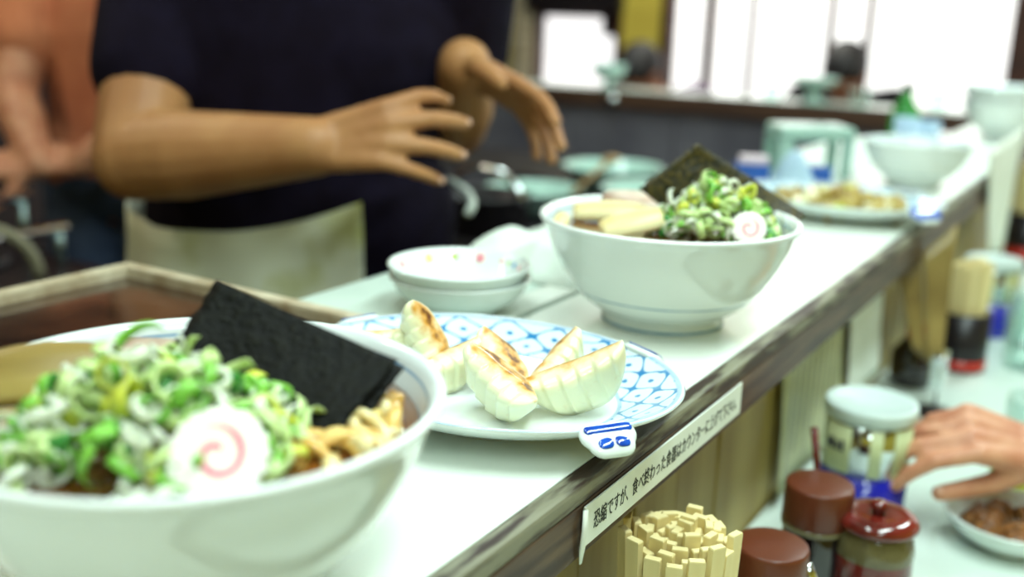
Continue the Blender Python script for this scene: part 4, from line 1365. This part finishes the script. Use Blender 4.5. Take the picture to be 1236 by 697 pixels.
# ------------------------------------------------------------------ kitchen behind the counter
kb = thing('sink_bench', 'dark steel kitchen bench behind the second bowl', 'bench', (-0.98, 2.12, 0))
obj('bench_top', box('bench_top', -0.36, 0.34, -0.56, 0.62, 0.80, 0.83, 'darksteel', 0.004), kb)
obj('bench_body', box('bench_body', -0.34, 0.32, -0.54, 0.60, 0.08, 0.799, 'darksteel'), kb)
for xx in (-0.33, 0.31):
    for yy in (-0.53, 0.59):
        obj('leg', box('leg', xx - 0.015, xx + 0.015, yy - 0.015, yy + 0.015, 0, 0.08, 'steel'), kb)
SB = lathe('steel_bowl', [(0, 0), (0.05, 0), (0.085, 0.02), (0.105, 0.055), (0.112, 0.06), (0.11, 0.063), (0.101, 0.058), (0.08, 0.024), (0.045, 0.004), (0, 0.004)], 'celadon', None, 48)
for i, (x, yy, z, s, lab) in enumerate(((-1.10, 1.87, 0.8305, 0.95, 'pale green bowl on the steel bench, nearest the cook'), (-0.90, 2.03, 0.8305, 1.0, 'pale green bowl on the steel bench, nearest the ramen bowl'),
                                        (-1.10, 2.24, 0.8305, 1.1, 'wide pale green bowl at the back of the steel bench'), (-0.78, 2.38, 0.8305, 0.9, 'pale green bowl at the far end of the steel bench'))):
    o = tag(obj('mixing_bowl', SB, None, (x, yy, z)), lab, 'bowl', 'pale bowls on the steel bench')
    o.scale = (s, s, s)
lad = thing('wooden_spoon', 'long yellowish wooden spoon lying across the pale bowls', 'spoon', (-1.02, 1.98, 0.905), (0, radians(-6), radians(100)))
obj('spoon_handle', tube('spoon_handle', [(-0.13, 0, 0), (0.12, 0, 0.01)], 0.006, 'yellowsauce', 10), lad)
obj('spoon_bowl', blob('spoon_bowl', 0.03, 0.02, 0.007, 'yellowsauce', 0.0), lad, (0.14, 0, 0.012))
pt = thing('black_pot', 'black pot with a chrome loop handle beside the cook', 'pot', (-1.09, 1.665, 0.8305))
obj('pot_body', lathe('pot_body', [(0, 0), (0.075, 0), (0.085, 0.006), (0.088, 0.07), (0.092, 0.072), (0.09, 0.075), (0.084, 0.073), (0.08, 0.01), (0, 0.01)], 'black', None, 48), pt)
obj('pot_handle', tube('pot_handle', [(-0.086 * cos(a), 0.0, 0.06 + 0.062 * sin(a)) for a in [pi * q / 14 for q in range(15)]], 0.008, 'chrome', 10), pt)
mb = thing('mustard_bottle', 'mustard brown bottle standing on the bench behind the sauce dishes', 'bottle', (-0.72, 1.60, 0.8305))
obj('bottle_body', lathe('bottle_body', [(0, 0), (0.036, 0), (0.039, 0.004), (0.039, 0.075), (0.022, 0.10), (0.012, 0.106), (0, 0.106)], 'yellowsauce', None, 40), mb)
obj('bottle_cap', lathe('bottle_cap', [(0, 0.106), (0.0125, 0.106), (0.006, 0.135), (0, 0.135)], 'leek_deep', None, 24), mb)
rack = thing('dark_cabinet', 'low dark kitchen cabinet in front of the far counter', 'cabinet', (-1.75, 2.75, 0))
obj('cabinet_body', box('cabinet_body', -0.5, 0.35, -0.22, 0.25, 0, 0.80, 'darksteel', 0.004), rack)
for q in (-0.285, 0.135):
    d = obj('cabinet_door', box('cabinet_door', q - 0.2, q + 0.2, -0.24, -0.2205, 0.08, 0.78, 'panelgrey', 0.004), rack)
    obj('door_handle', tube('door_handle', [(q + 0.14, -0.242, 0.55), (q + 0.14, -0.262, 0.56), (q + 0.14, -0.262, 0.68), (q + 0.14, -0.242, 0.69)], 0.006, 'chrome', 8), d)

st = thing('gas_stove', 'black gas stove with steel rails at the left edge', 'stove', (-1.68, 0.84, 0))
obj('stove_body', box('stove_body', -0.24, 0.22, -0.34, 0.26, 0.05, 0.80, 'black', 0.005), st)
for yy in (-0.2, 0.12):
    obj('burner_ring', lathe('burner_ring', [(0.055, 0.80), (0.075, 0.80), (0.075, 0.815), (0.055, 0.815), (0.055, 0.80)], 'darksteel', None, 32), st, (0.0, yy, 0))
for z, x0 in ((0.86, 0.20), (0.905, 0.10)):
    obj('rail', tube('rail', [(x0 - 0.10, -0.32, z), (x0 - 0.10, 0.25, z)], 0.009, 'chrome', 10), st)
    for yy in (-0.30, 0.235):
        obj('rail_post', tube('rail_post', [(x0 - 0.10, yy, 0.79), (x0 - 0.10, yy, z)], 0.007, 'steel', 8), st)
obj('gas_hose', tube('gas_hose', [(0.16 - 0.05 + 0.055 * cos(a), 0.09 + 0.06 * cos(a), 0.80 + 0.085 * sin(a)) for a in [pi * q / 16 for q in range(17)]], 0.009, 'rubber', 10), st)
for xx in (-0.22, 0.20):
    for yy in (-0.31, 0.23):
        obj('leg', box('leg', xx - 0.015, xx + 0.015, yy - 0.015, yy + 0.015, 0, 0.05, 'steel'), st)


# ------------------------------------------------------------------ people
def hand_caps(wrist, d, n, curls, scale=1.0, spread=0.16, thumb=(0.55, 0.35, 0.3), fat=1.0, tside=1):
    """capsules of a hand. d = finger direction, n = back of hand, curls = per-finger (knuckle, middle, tip) bends in radians; tside flips the thumb"""
    W, d, n = Vector(wrist), Vector(d).normalized(), Vector(n)
    n = (n - d * n.dot(d)).normalized()
    s = n.cross(d).normalized() * tside
    c = []
    F = ((0.031, 0.088, 0.044, 0.027, 0.023, 0.0088), (0.0105, 0.092, 0.048, 0.030, 0.024, 0.0091), (-0.0105, 0.088, 0.045, 0.028, 0.024, 0.0087), (-0.030, 0.080, 0.035, 0.022, 0.021, 0.0078))
    tips = []
    for i, (off, base, a, b, e, r) in enumerate(F):
        r *= fat
        k = W + d * base * scale + s * off * scale
        root = W + d * 0.012 * scale + s * off * 0.55 * scale
        c.append((root, k, 0.0165 * scale, 0.0115 * scale, n, 0.9))
        ang = 0.0
        p = k
        lat = s * (spread * off / 0.03)
        for L, bend, q in zip((a, b, e), curls[i], (1.0, 0.93, 0.84)):
            ang += bend
            dd = (d * cos(ang) - n * sin(ang) + lat * max(0.0, cos(ang))).normalized()
            p2 = p + dd * L * scale
            c.append((p, p2, r * scale * q * 1.06, r * scale * q * 0.97))
            p = p2
        tips.append((p, dd))
    # thumb: from the side of the palm near its base
    t0 = W + d * 0.022 * scale + s * 0.022 * scale - n * 0.004 * scale
    sp, fo, cl = thumb
    td = (d * fo + s * sp - n * cl).normalized()
    t1 = t0 + td * 0.042 * scale
    c.append((t0, t1, 0.0150 * scale, 0.0115 * scale * fat))
    td2 = (td + d * 0.5).normalized()
    t2 = t1 + td2 * 0.032 * scale
    c.append((t1, t2, 0.0112 * scale * fat, 0.0100 * scale * fat))
    td3 = (td2 + d * 0.25 - n * 0.15).normalized()
    t3 = t2 + td3 * 0.024 * scale
    c.append((t2, t3, 0.0100 * scale * fat, 0.0086 * scale * fat))
    tips.append((t3, td3))
    return c, tips, n


def nails(parent, tips, n, scale=1.0):
    for p, dd in tips:
        nn = (n - dd * n.dot(dd)).normalized()
        o = obj('fingernail', NAIL, parent, p + nn * 0.0068 * scale)
        o.rotation_mode = 'QUATERNION'
        o.rotation_quaternion = Matrix((dd, nn.cross(dd), nn)).transposed().to_quaternion()
        o.scale = (scale, scale, scale)


NAIL = lathe('fingernail', [(0, 0.0009), (0.0035, 0.0007), (0.0048, 0.0), (0, -0.0004)], 'nail', None, 14, 1.2, 0.9)


def head_caps(c, f, upv, s=1.0):
    """c = head centre, f = facing"""
    c, f, u = Vector(c), Vector(f).normalized(), Vector(upv).normalized()
    l = u.cross(f).normalized()
    k = [(c + u * 0.025 * s - f * 0.02 * s, c + u * 0.028 * s + f * 0.022 * s, 0.078 * s, 0.074 * s, l, 0.95), (c + u * 0.0 + f * 0.02 * s, c - u * 0.062 * s + f * 0.036 * s, 0.066 * s, 0.040 * s, l, 0.95),
         (c - u * 0.085 * s + f * 0.056 * s, c - u * 0.088 * s + f * 0.058 * s, 0.020 * s, 0.020 * s),
         (c + u * 0.008 * s + f * 0.088 * s, c - u * 0.024 * s + f * 0.104 * s, 0.008 * s, 0.0135 * s),
         (c + u * 0.024 * s + f * 0.080 * s - l * 0.03 * s, c + u * 0.024 * s + f * 0.080 * s + l * 0.03 * s, 0.012 * s, 0.012 * s)]
    for q in (-1, 1):
        k.append((c + l * q * 0.076 * s + u * 0.008 * s - f * 0.004 * s, c + l * q * 0.073 * s - u * 0.022 * s, 0.016 * s, 0.011 * s, l, 0.5))
        k.append((c + l * q * 0.036 * s - u * 0.018 * s + f * 0.062 * s, c + l * q * 0.034 * s - u * 0.024 * s + f * 0.062 * s, 0.022 * s, 0.022 * s))
    return k


def face_parts(root, c, f, upv, s=1.0, hairlen=0.0):
    c, f, u = Vector(c), Vector(f).normalized(), Vector(upv).normalized()
    l = u.cross(f).normalized()
    for q in (-1, 1):
        e = obj('eye', blob('eye', 0.0125 * s, 0.0125 * s, 0.0095 * s, 'eye', 0.0), root, c + l * q * 0.031 * s + u * 0.004 * s + f * 0.0785 * s)
        obj('iris', blob('iris', 0.0055 * s, 0.0055 * s, 0.0055 * s, 'iris', 0.0, sub=2), e, f * 0.009 * s)
    obj('mouth', merged('mouth', [capsule_data(c - u * 0.054 * s + f * 0.0735 * s - l * 0.02 * s, c - u * 0.054 * s + f * 0.0735 * s + l * 0.02 * s, 0.0065 * s, 0.0065 * s)], 'lips'), root)
    caps = [(c + u * 0.036 * s - f * 0.026 * s, c + u * 0.044 * s + f * 0.012 * s, 0.086 * s, 0.080 * s, l, 0.96), (c + u * 0.01 * s - f * 0.05 * s, c - u * (0.04 + hairlen) * s - f * 0.045 * s, 0.066 * s, 0.050 * s, l, 1.15),
            (c + u * 0.07 * s + f * 0.05 * s - l * 0.035 * s, c + u * 0.07 * s + f * 0.05 * s + l * 0.035 * s, 0.026 * s, 0.026 * s)]
    for q in (-1, 1):
        caps.append((c + l * q * 0.060 * s + u * 0.035 * s, c + l * q * 0.068 * s + u * 0.010 * s - f * 0.02 * s, 0.020 * s, 0.014 * s))
    obj('hair', fuse('hair', caps, 'hair', 0.007, 3), root)


def person(name, label, base, front, J, skin, shirt, trousers, arm=1.0, headf=None, voxel=0.006, hands=None, sleeve=0.55, longsleeve=False, shirt_hem=0.0, hairlen=0.0, wide=1.0, shoes=True, headup=(0, 0, 1)):
    """J: world joints: pelvis, chest, neck, head, sh/el/wr _l/_r, hip/kn/an _l/_r"""
    root = thing(name, label, 'person', base)
    off = Vector(base)
    L = lambda p: Vector(p) - off
    f = Vector((front[0], front[1], 0)).normalized()
    J = {k: L(v) for k, v in J.items()}
    wv = wide
    lat = Vector((0, 0, 1)).cross(f)
    caps = []
    caps += [(J['pelvis'] - lat * 0.055, J['pelvis'] + lat * 0.055, 0.118 * wv, 0.118 * wv, f, 0.9), (J['pelvis'], J['chest'], 0.135 * wv, 0.150 * wv, f, 0.72), (J['chest'] - lat * 0.06, J['chest'] + lat * 0.06, 0.12 * wv, 0.12 * wv, f, 0.85),
             (J['chest'], J['neck'], 0.12 * wv, 0.058, f, 0.8), (J['neck'], J['head'] - Vector((0, 0, 0.03)), 0.054, 0.055)]
    for q in 'lr':
        caps += [(J['chest'] + (J['sh_' + q] - J['chest']) * 0.5 + Vector((0, 0, 0.04)), J['sh_' + q], 0.075, 0.062), (J['sh_' + q], J['el_' + q], 0.056 * arm, 0.044 * arm), (J['el_' + q], J['el_' + q].lerp(J['wr_' + q], 0.3), 0.043 * arm, 0.045 * arm),
                 (J['el_' + q].lerp(J['wr_' + q], 0.3), J['wr_' + q], 0.045 * arm, 0.029 * arm)]
        caps += [(J['hip_' + q], J['kn_' + q], 0.088, 0.058), (J['kn_' + q], J['kn_' + q].lerp(J['an_' + q], 0.3), 0.056, 0.058), (J['kn_' + q].lerp(J['an_' + q], 0.3), J['an_' + q], 0.058, 0.038),
                 (J['an_' + q] + Vector((0, 0, -0.045)) - f * 0.03, J['an_' + q] + f * 0.15 + Vector((0, 0, -0.055)), 0.032, 0.026)]
    tipsets = []
    for q in 'lr':
        h = hands[q]
        hc, tips, n = hand_caps(J['wr_' + q], h['d'], h['n'], h['c'], h.get('s', 1.0), h.get('spread', 0.16), h.get('thumb', (0.55, 0.35, 0.3)), fat=h.get('fat', 1.0), tside=h.get('tside', 1))
        caps += hc
        tipsets.append((tips, n, h.get('s', 1.0)))
    hf = Vector(headf or (front[0], front[1], 0))
    caps += head_caps(J['head'], hf, headup)
    obj('body', fuse('body', caps, skin, voxel, 4), root)
    for tips, n, s in tipsets:
        nails(root, tips, n, s)
    face_parts(root, J['head'], hf, headup, 1.0, hairlen)
    g = 0.013
    sc = [(J['pelvis'] + Vector((0, 0, 0.03 - shirt_hem)) - lat * 0.06, J['pelvis'] + Vector((0, 0, 0.03 - shirt_hem)) + lat * 0.06, 0.118 * wv + g, 0.118 * wv + g, f, 0.92), (J['pelvis'] + Vector((0, 0, 0.02)), J['chest'], 0.135 * wv + g + 0.006, 0.150 * wv + g + 0.006, f, 0.74),
          (J['chest'] - lat * 0.06, J['chest'] + lat * 0.06, 0.12 * wv + g, 0.12 * wv + g, f, 0.88), (J['chest'], J['neck'] - Vector((0, 0, 0.02)), 0.12 * wv + g, 0.058 + g, f, 0.82)]
    for q in 'lr':
        sc += [(J['chest'] + (J['sh_' + q] - J['chest']) * 0.5 + Vector((0, 0, 0.04)), J['sh_' + q], 0.075 + g, 0.062 + g)]
        e = J['sh_' + q].lerp(J['el_' + q], 1.0 if longsleeve else sleeve)
        sc += [(J['sh_' + q], e, 0.056 * arm + g + 0.006, 0.044 * arm + g + (0.004 if longsleeve else 0.010))]
        if longsleeve:
            sc += [(J['el_' + q], J['el_' + q].lerp(J['wr_' + q], 0.88), 0.056, 0.037)]
    zc = J['pelvis'].z - 0.10 - shirt_hem
    obj('shirt', fuse('shirt', sc, shirt, max(voxel, 0.007), 5, cut=[((0, 0, zc), (0, 0, -1))]), root)
    tc = [(J['pelvis'] - lat * 0.055, J['pelvis'] + lat * 0.055, 0.118 * wv + 0.008, 0.118 * wv + 0.008, f, 0.92)]
    for q in 'lr':
        tc += [(J['hip_' + q], J['kn_' + q], 0.088 + 0.012, 0.058 + 0.016), (J['kn_' + q], J['an_' + q], 0.074, 0.058)]
    obj('trousers', fuse('trousers', tc, trousers, max(voxel, 0.008), 4), root)
    for q in 'lr':
        obj('shoe', fuse('shoe', [(J['an_' + q] + Vector((0, 0, -0.042)) - f * 0.03, J['an_' + q] + f * 0.15 + Vector((0, 0, -0.052)), 0.042, 0.036)], 'blackcloth', 0.008, 3), root)
    return root


UPV = Vector((0, 0, 1))


def standing(c, f, sh_r, sh_l, el_r, el_l, wr_r, wr_l, zp=0.92, zchest=1.22, zneck=1.43, zhead=1.56, hw=0.09, lean=0.0):
    c, f = Vector((c[0], c[1], 0)), Vector((f[0], f[1], 0)).normalized()
    lat = UPV.cross(f)          # person's left
    J = dict(pelvis=c + UPV * zp, chest=c + UPV * zchest + f * lean, neck=c + UPV * zneck + f * lean * 1.4, head=c + UPV * zhead + f * (lean * 1.7 + 0.02), sh_r=sh_r, sh_l=sh_l, el_r=el_r, el_l=el_l, wr_r=wr_r, wr_l=wr_l)
    for q, sgn in (('r', -1), ('l', 1)):
        J['hip_' + q] = c + lat * hw * sgn + UPV * (zp - 0.03)
        J['kn_' + q] = c + lat * (hw + 0.015) * sgn + UPV * 0.49 + f * 0.02
        J['an_' + q] = c + lat * (hw + 0.02) * sgn + UPV * 0.082
    return J


relax = ((0.25, 0.3, 0.2), (0.3, 0.35, 0.25), (0.35, 0.4, 0.25), (0.4, 0.4, 0.3))

# the cook
CF = Vector((0.43, -0.903, 0))
CC = Vector((-0.985, 1.045, 0))
clat = UPV.cross(CF)
cook = standing(CC, CF, (-1.150, 0.985, 1.315), (-0.80, 1.145, 1.33), (-1.035, 0.815, 1.060), (-0.86, 1.225, 1.09), (-0.797, 0.867, 1.091), (-0.752, 1.095, 1.178), zp=0.93, zchest=1.20, zneck=1.42, zhead=1.56)
cook_hands = dict(r=dict(d=(0.86, 0.30, 0.20), n=(0.50, -0.80, 0.40), c=((0.55, 0.55, 0.35), (0.45, 0.50, 0.30), (0.45, 0.50, 0.3), (0.55, 0.45, 0.3)), s=0.98, fat=1.18, spread=0.36, thumb=(0.35, 0.6, 0.7)),
                  l=dict(d=(0.86, 0.10, -0.38), s=0.95, fat=1.12, n=(-0.35, 0.45, 0.75), c=((0.2, 0.25, 0.2), (0.25, 0.25, 0.2), (0.3, 0.3, 0.2), (0.35, 0.3, 0.25)), spread=0.3, tside=-1, thumb=(0.6, 0.5, 0.3)))
rc = person('person', 'cook in a navy t-shirt and white apron reaching both hands over the counter', CC, CF, cook, 'skin', 'navy', 'jeans', voxel=0.0045, hands=cook_hands, wide=1.22, arm=1.18, sleeve=0.60, shirt_hem=0.0)
# apron wrapped round the front of the waist
V, Fc = [], []
nu, nv = 44, 18
for s in (0, 1):
    for j in range(nv + 1):
        z = 0.985 - 0.50 * j / nv
        for i in range(nu + 1):
            u = i / nu
            a = radians(-106 + 138 * u)
            fl = 1 + (0.02 + 0.07 * (j / nv)) * sin(a * 9 + 1.0 + j * 0.08) + 0.03 * noise.noise(Vector((a * 3, z * 9, 2)))
            zz = z - 0.03 * cos(a * 1.0) + (0.055 * u ** 3 if j == 0 else 0.055 * u ** 3 * (1 - j / nv))
            ra, rb = (0.232 * fl + 0.02 * j / nv + s * 0.003), (0.178 * fl + 0.03 * j / nv + s * 0.003)
            p = clat * (ra * sin(a)) + CF * (rb * cos(a)) + UPV * zz
            V.append(p)
n1 = (nu + 1) * (nv + 1)
for j in range(nv):
    for i in range(nu):
        a = j * (nu + 1) + i
        Fc.append((a, a + nu + 1, a + nu + 2, a + 1))
        Fc.append((n1 + a, n1 + a + 1, n1 + a + nu + 2, n1 + a + nu + 1))
for i in range(nu):
    a, b = i, nv * (nu + 1) + i
    Fc += [(a, a + 1, n1 + a + 1, n1 + a), (b, n1 + b, n1 + b + 1, b + 1)]
for j in range(nv):
    a, b = j * (nu + 1), j * (nu + 1) + nu
    Fc += [(a, n1 + a, n1 + a + nu + 1, a + nu + 1), (b, b + nu + 1, n1 + b + nu + 1, n1 + b)]
ap = obj('apron', mesh('apron', V, Fc, 'apron'), rc)
obj('apron_string', tube('apron_string', [clat * (0.236 * sin(a)) + CF * (0.182 * cos(a)) + UPV * (0.985 - 0.03 * cos(a)) for a in [radians(84 + 170 * q / 20) for q in range(21)]], 0.006, 'whitecloth', 8), rc)

# second cook, further back at the stove
SF = Vector((0.35, -0.93, 0))
SCc = Vector((-1.83, 1.42, 0))
sj = standing(SCc, SF, (-1.99, 1.36, 1.34), (-1.66, 1.46, 1.34), (-1.90, 1.22, 1.06), (-1.58, 1.36, 1.07), (-1.70, 1.24, 0.955), (-1.62, 1.22, 0.955), zp=0.90, zchest=1.18, zneck=1.40, zhead=1.54)
sh = dict(r=dict(d=(-0.72, -0.60, -0.05), n=(0.3, -0.4, 0.8), c=relax), l=dict(d=(-0.80, -0.55, 0.02), n=(0.3, -0.5, 0.8), c=relax, tside=-1))
sj['wr_r'] = Vector((-1.76, 1.165, 0.945))
sj['wr_l'] = Vector((-1.70, 1.215, 0.95))
person('person', 'second cook in a salmon shirt and blue-grey trousers at the left edge', SCc, SF, sj, 'skin_pink', 'salmon', 'bluegrey', voxel=0.007, hands=sh, wide=1.0, sleeve=0.62)


def seated(c, f, zseat=0.46, hands_z=0.79, reach=0.34, zoff=0.0, lean=0.06):
    c, f = Vector((c[0], c[1], 0)), Vector((f[0], f[1], 0)).normalized()
    lat = UPV.cross(f)
    z = zseat + zoff
    J = dict(pelvis=c + UPV * (z + 0.10), chest=c + UPV * (z + 0.40) + f * lean, neck=c + UPV * (z + 0.59) + f * lean * 1.5, head=c + UPV * (z + 0.72) + f * (lean * 2 + 0.03))
    for q, s in (('r', -1), ('l', 1)):
        J['sh_' + q] = c + lat * 0.165 * s + UPV * (z + 0.52) + f * lean * 1.3
        J['el_' + q] = c + lat * 0.24 * s + UPV * (z + 0.30) + f * (lean + 0.13)
        J['wr_' + q] = c + lat * 0.14 * s + UPV * hands_z + f * reach
        J['hip_' + q] = c + lat * 0.09 * s + UPV * (z + 0.08)
        J['kn_' + q] = c + lat * 0.12 * s + UPV * (z + 0.06) + f * 0.40
        J['an_' + q] = c + lat * 0.12 * s + UPV * (zoff + 0.082) + f * 0.36
    return J


def stool(loc, h, label):
    t = thing('stool', label, 'stool', loc, group='round customer stools')
    obj('seat', lathe('seat', [(0, h - 0.05), (0.15, h - 0.05), (0.165, h - 0.035), (0.165, h - 0.012), (0.15, h), (0, h)], 'darkwood', None, 40), t)
    for q in range(4):
        a = q * pi / 2 + 0.4
        obj('leg', tube('leg', [(0.11 * cos(a), 0.11 * sin(a), h - 0.051), (0.16 * cos(a), 0.16 * sin(a), 0.0)], 0.014, 'darksteel', 10), t)


hd = lambda f: dict(r=dict(d=f, n=(0, 0, 1), c=relax), l=dict(d=f, n=(0, 0, 1), c=relax, tside=-1))
f3 = Vector((0.05, -1, 0))
c3 = (-0.985, 4.0)
j3 = seated(c3, f3, 0.44, 0.62, 0.12)
j3['head'] = Vector((-0.990, 3.87, 1.068))
j3['neck'] = Vector((-0.975, 3.915, 0.965))
j3['chest'] = Vector((-0.975, 3.94, 0.82))
person('person', 'dark haired customer in black seated at the far counter before the window', Vector((c3[0], c3[1], 0)), f3, j3, 'skin_dark', 'blackcloth', 'jeans', headf=(0.05, -0.8, -0.6), headup=(0.03, -0.6, 0.8), voxel=0.009, hands=hd((0.05, -1, 0)), longsleeve=True)
stool((c3[0], c3[1] + 0.03, 0), 0.415, 'round stool under the customer in black')
c4 = (-1.69, 3.86)
f4 = Vector((0.1, -1, 0))
j4 = seated(c4, f4, 0.42, 0.62, 0.10)
j4['head'] = Vector((-1.73, 3.71, 1.035))
j4['neck'] = Vector((-1.685, 3.78, 0.945))
j4['chest'] = Vector((-1.665, 3.82, 0.79))
person('person', 'dark haired customer in mauve bending over the far counter on the left', Vector((c4[0], c4[1], 0)), f4, j4, 'skin_dark', 'mauve', 'jeans', headf=(-0.15, -0.75, -0.65), headup=(-0.1, -0.65, 0.75), voxel=0.009, hands=hd((0.05, -1, 0)), longsleeve=True)
stool((c4[0], c4[1] + 0.03, 0), 0.395, 'round stool under the customer in mauve')

# the customer whose hand reaches in from the right
f5 = Vector((-0.97, -0.22, 0))
c5 = Vector((0.47, 1.36, 0))
j5 = seated(c5, f5, 0.44, 0.80, 0.3)
WR = Vector((-0.044, 1.056, 0.848))
j5['sh_r'] = Vector((0.34, 1.36, 0.97))
j5['sh_l'] = Vector((0.41, 1.04, 0.97))
j5['sh_r'], j5['sh_l'] = j5['sh_l'], j5['sh_r']
lat5 = UPV.cross(f5)
j5['sh_r'] = c5 - lat5 * 0.165 + UPV * 0.96 + f5 * 0.08
j5['sh_l'] = c5 + lat5 * 0.165 + UPV * 0.96 + f5 * 0.08
j5['el_l'] = c5 + lat5 * 0.24 + UPV * 0.74 + f5 * 0.17
j5['wr_l'] = c5 + lat5 * 0.12 + UPV * 0.80 + f5 * 0.36
j5['el_r'] = Vector((0.235, 1.215, 0.835))
j5['wr_r'] = WR
h5 = dict(r=dict(d=(-0.74, -0.58, 0.30), n=(0.10, -0.42, 0.90), c=((0.55, 0.55, 0.3), (0.6, 0.5, 0.3), (0.68, 0.5, 0.35), (0.78, 0.55, 0.35)), s=0.92, spread=0.10, thumb=(0.34, 0.80, 0.62)),
          l=dict(d=f5, n=(0, 0, 1), c=relax, tside=-1))
person('person', 'customer at the right edge reaching a bare hand over the table', c5, f5, j5, 'skin_pink', 'whitecloth', 'jeans', voxel=0.0035, hands=h5, longsleeve=False, sleeve=0.9)
stool((c5.x, c5.y, 0), 0.415, 'round stool under the customer at the right edge')
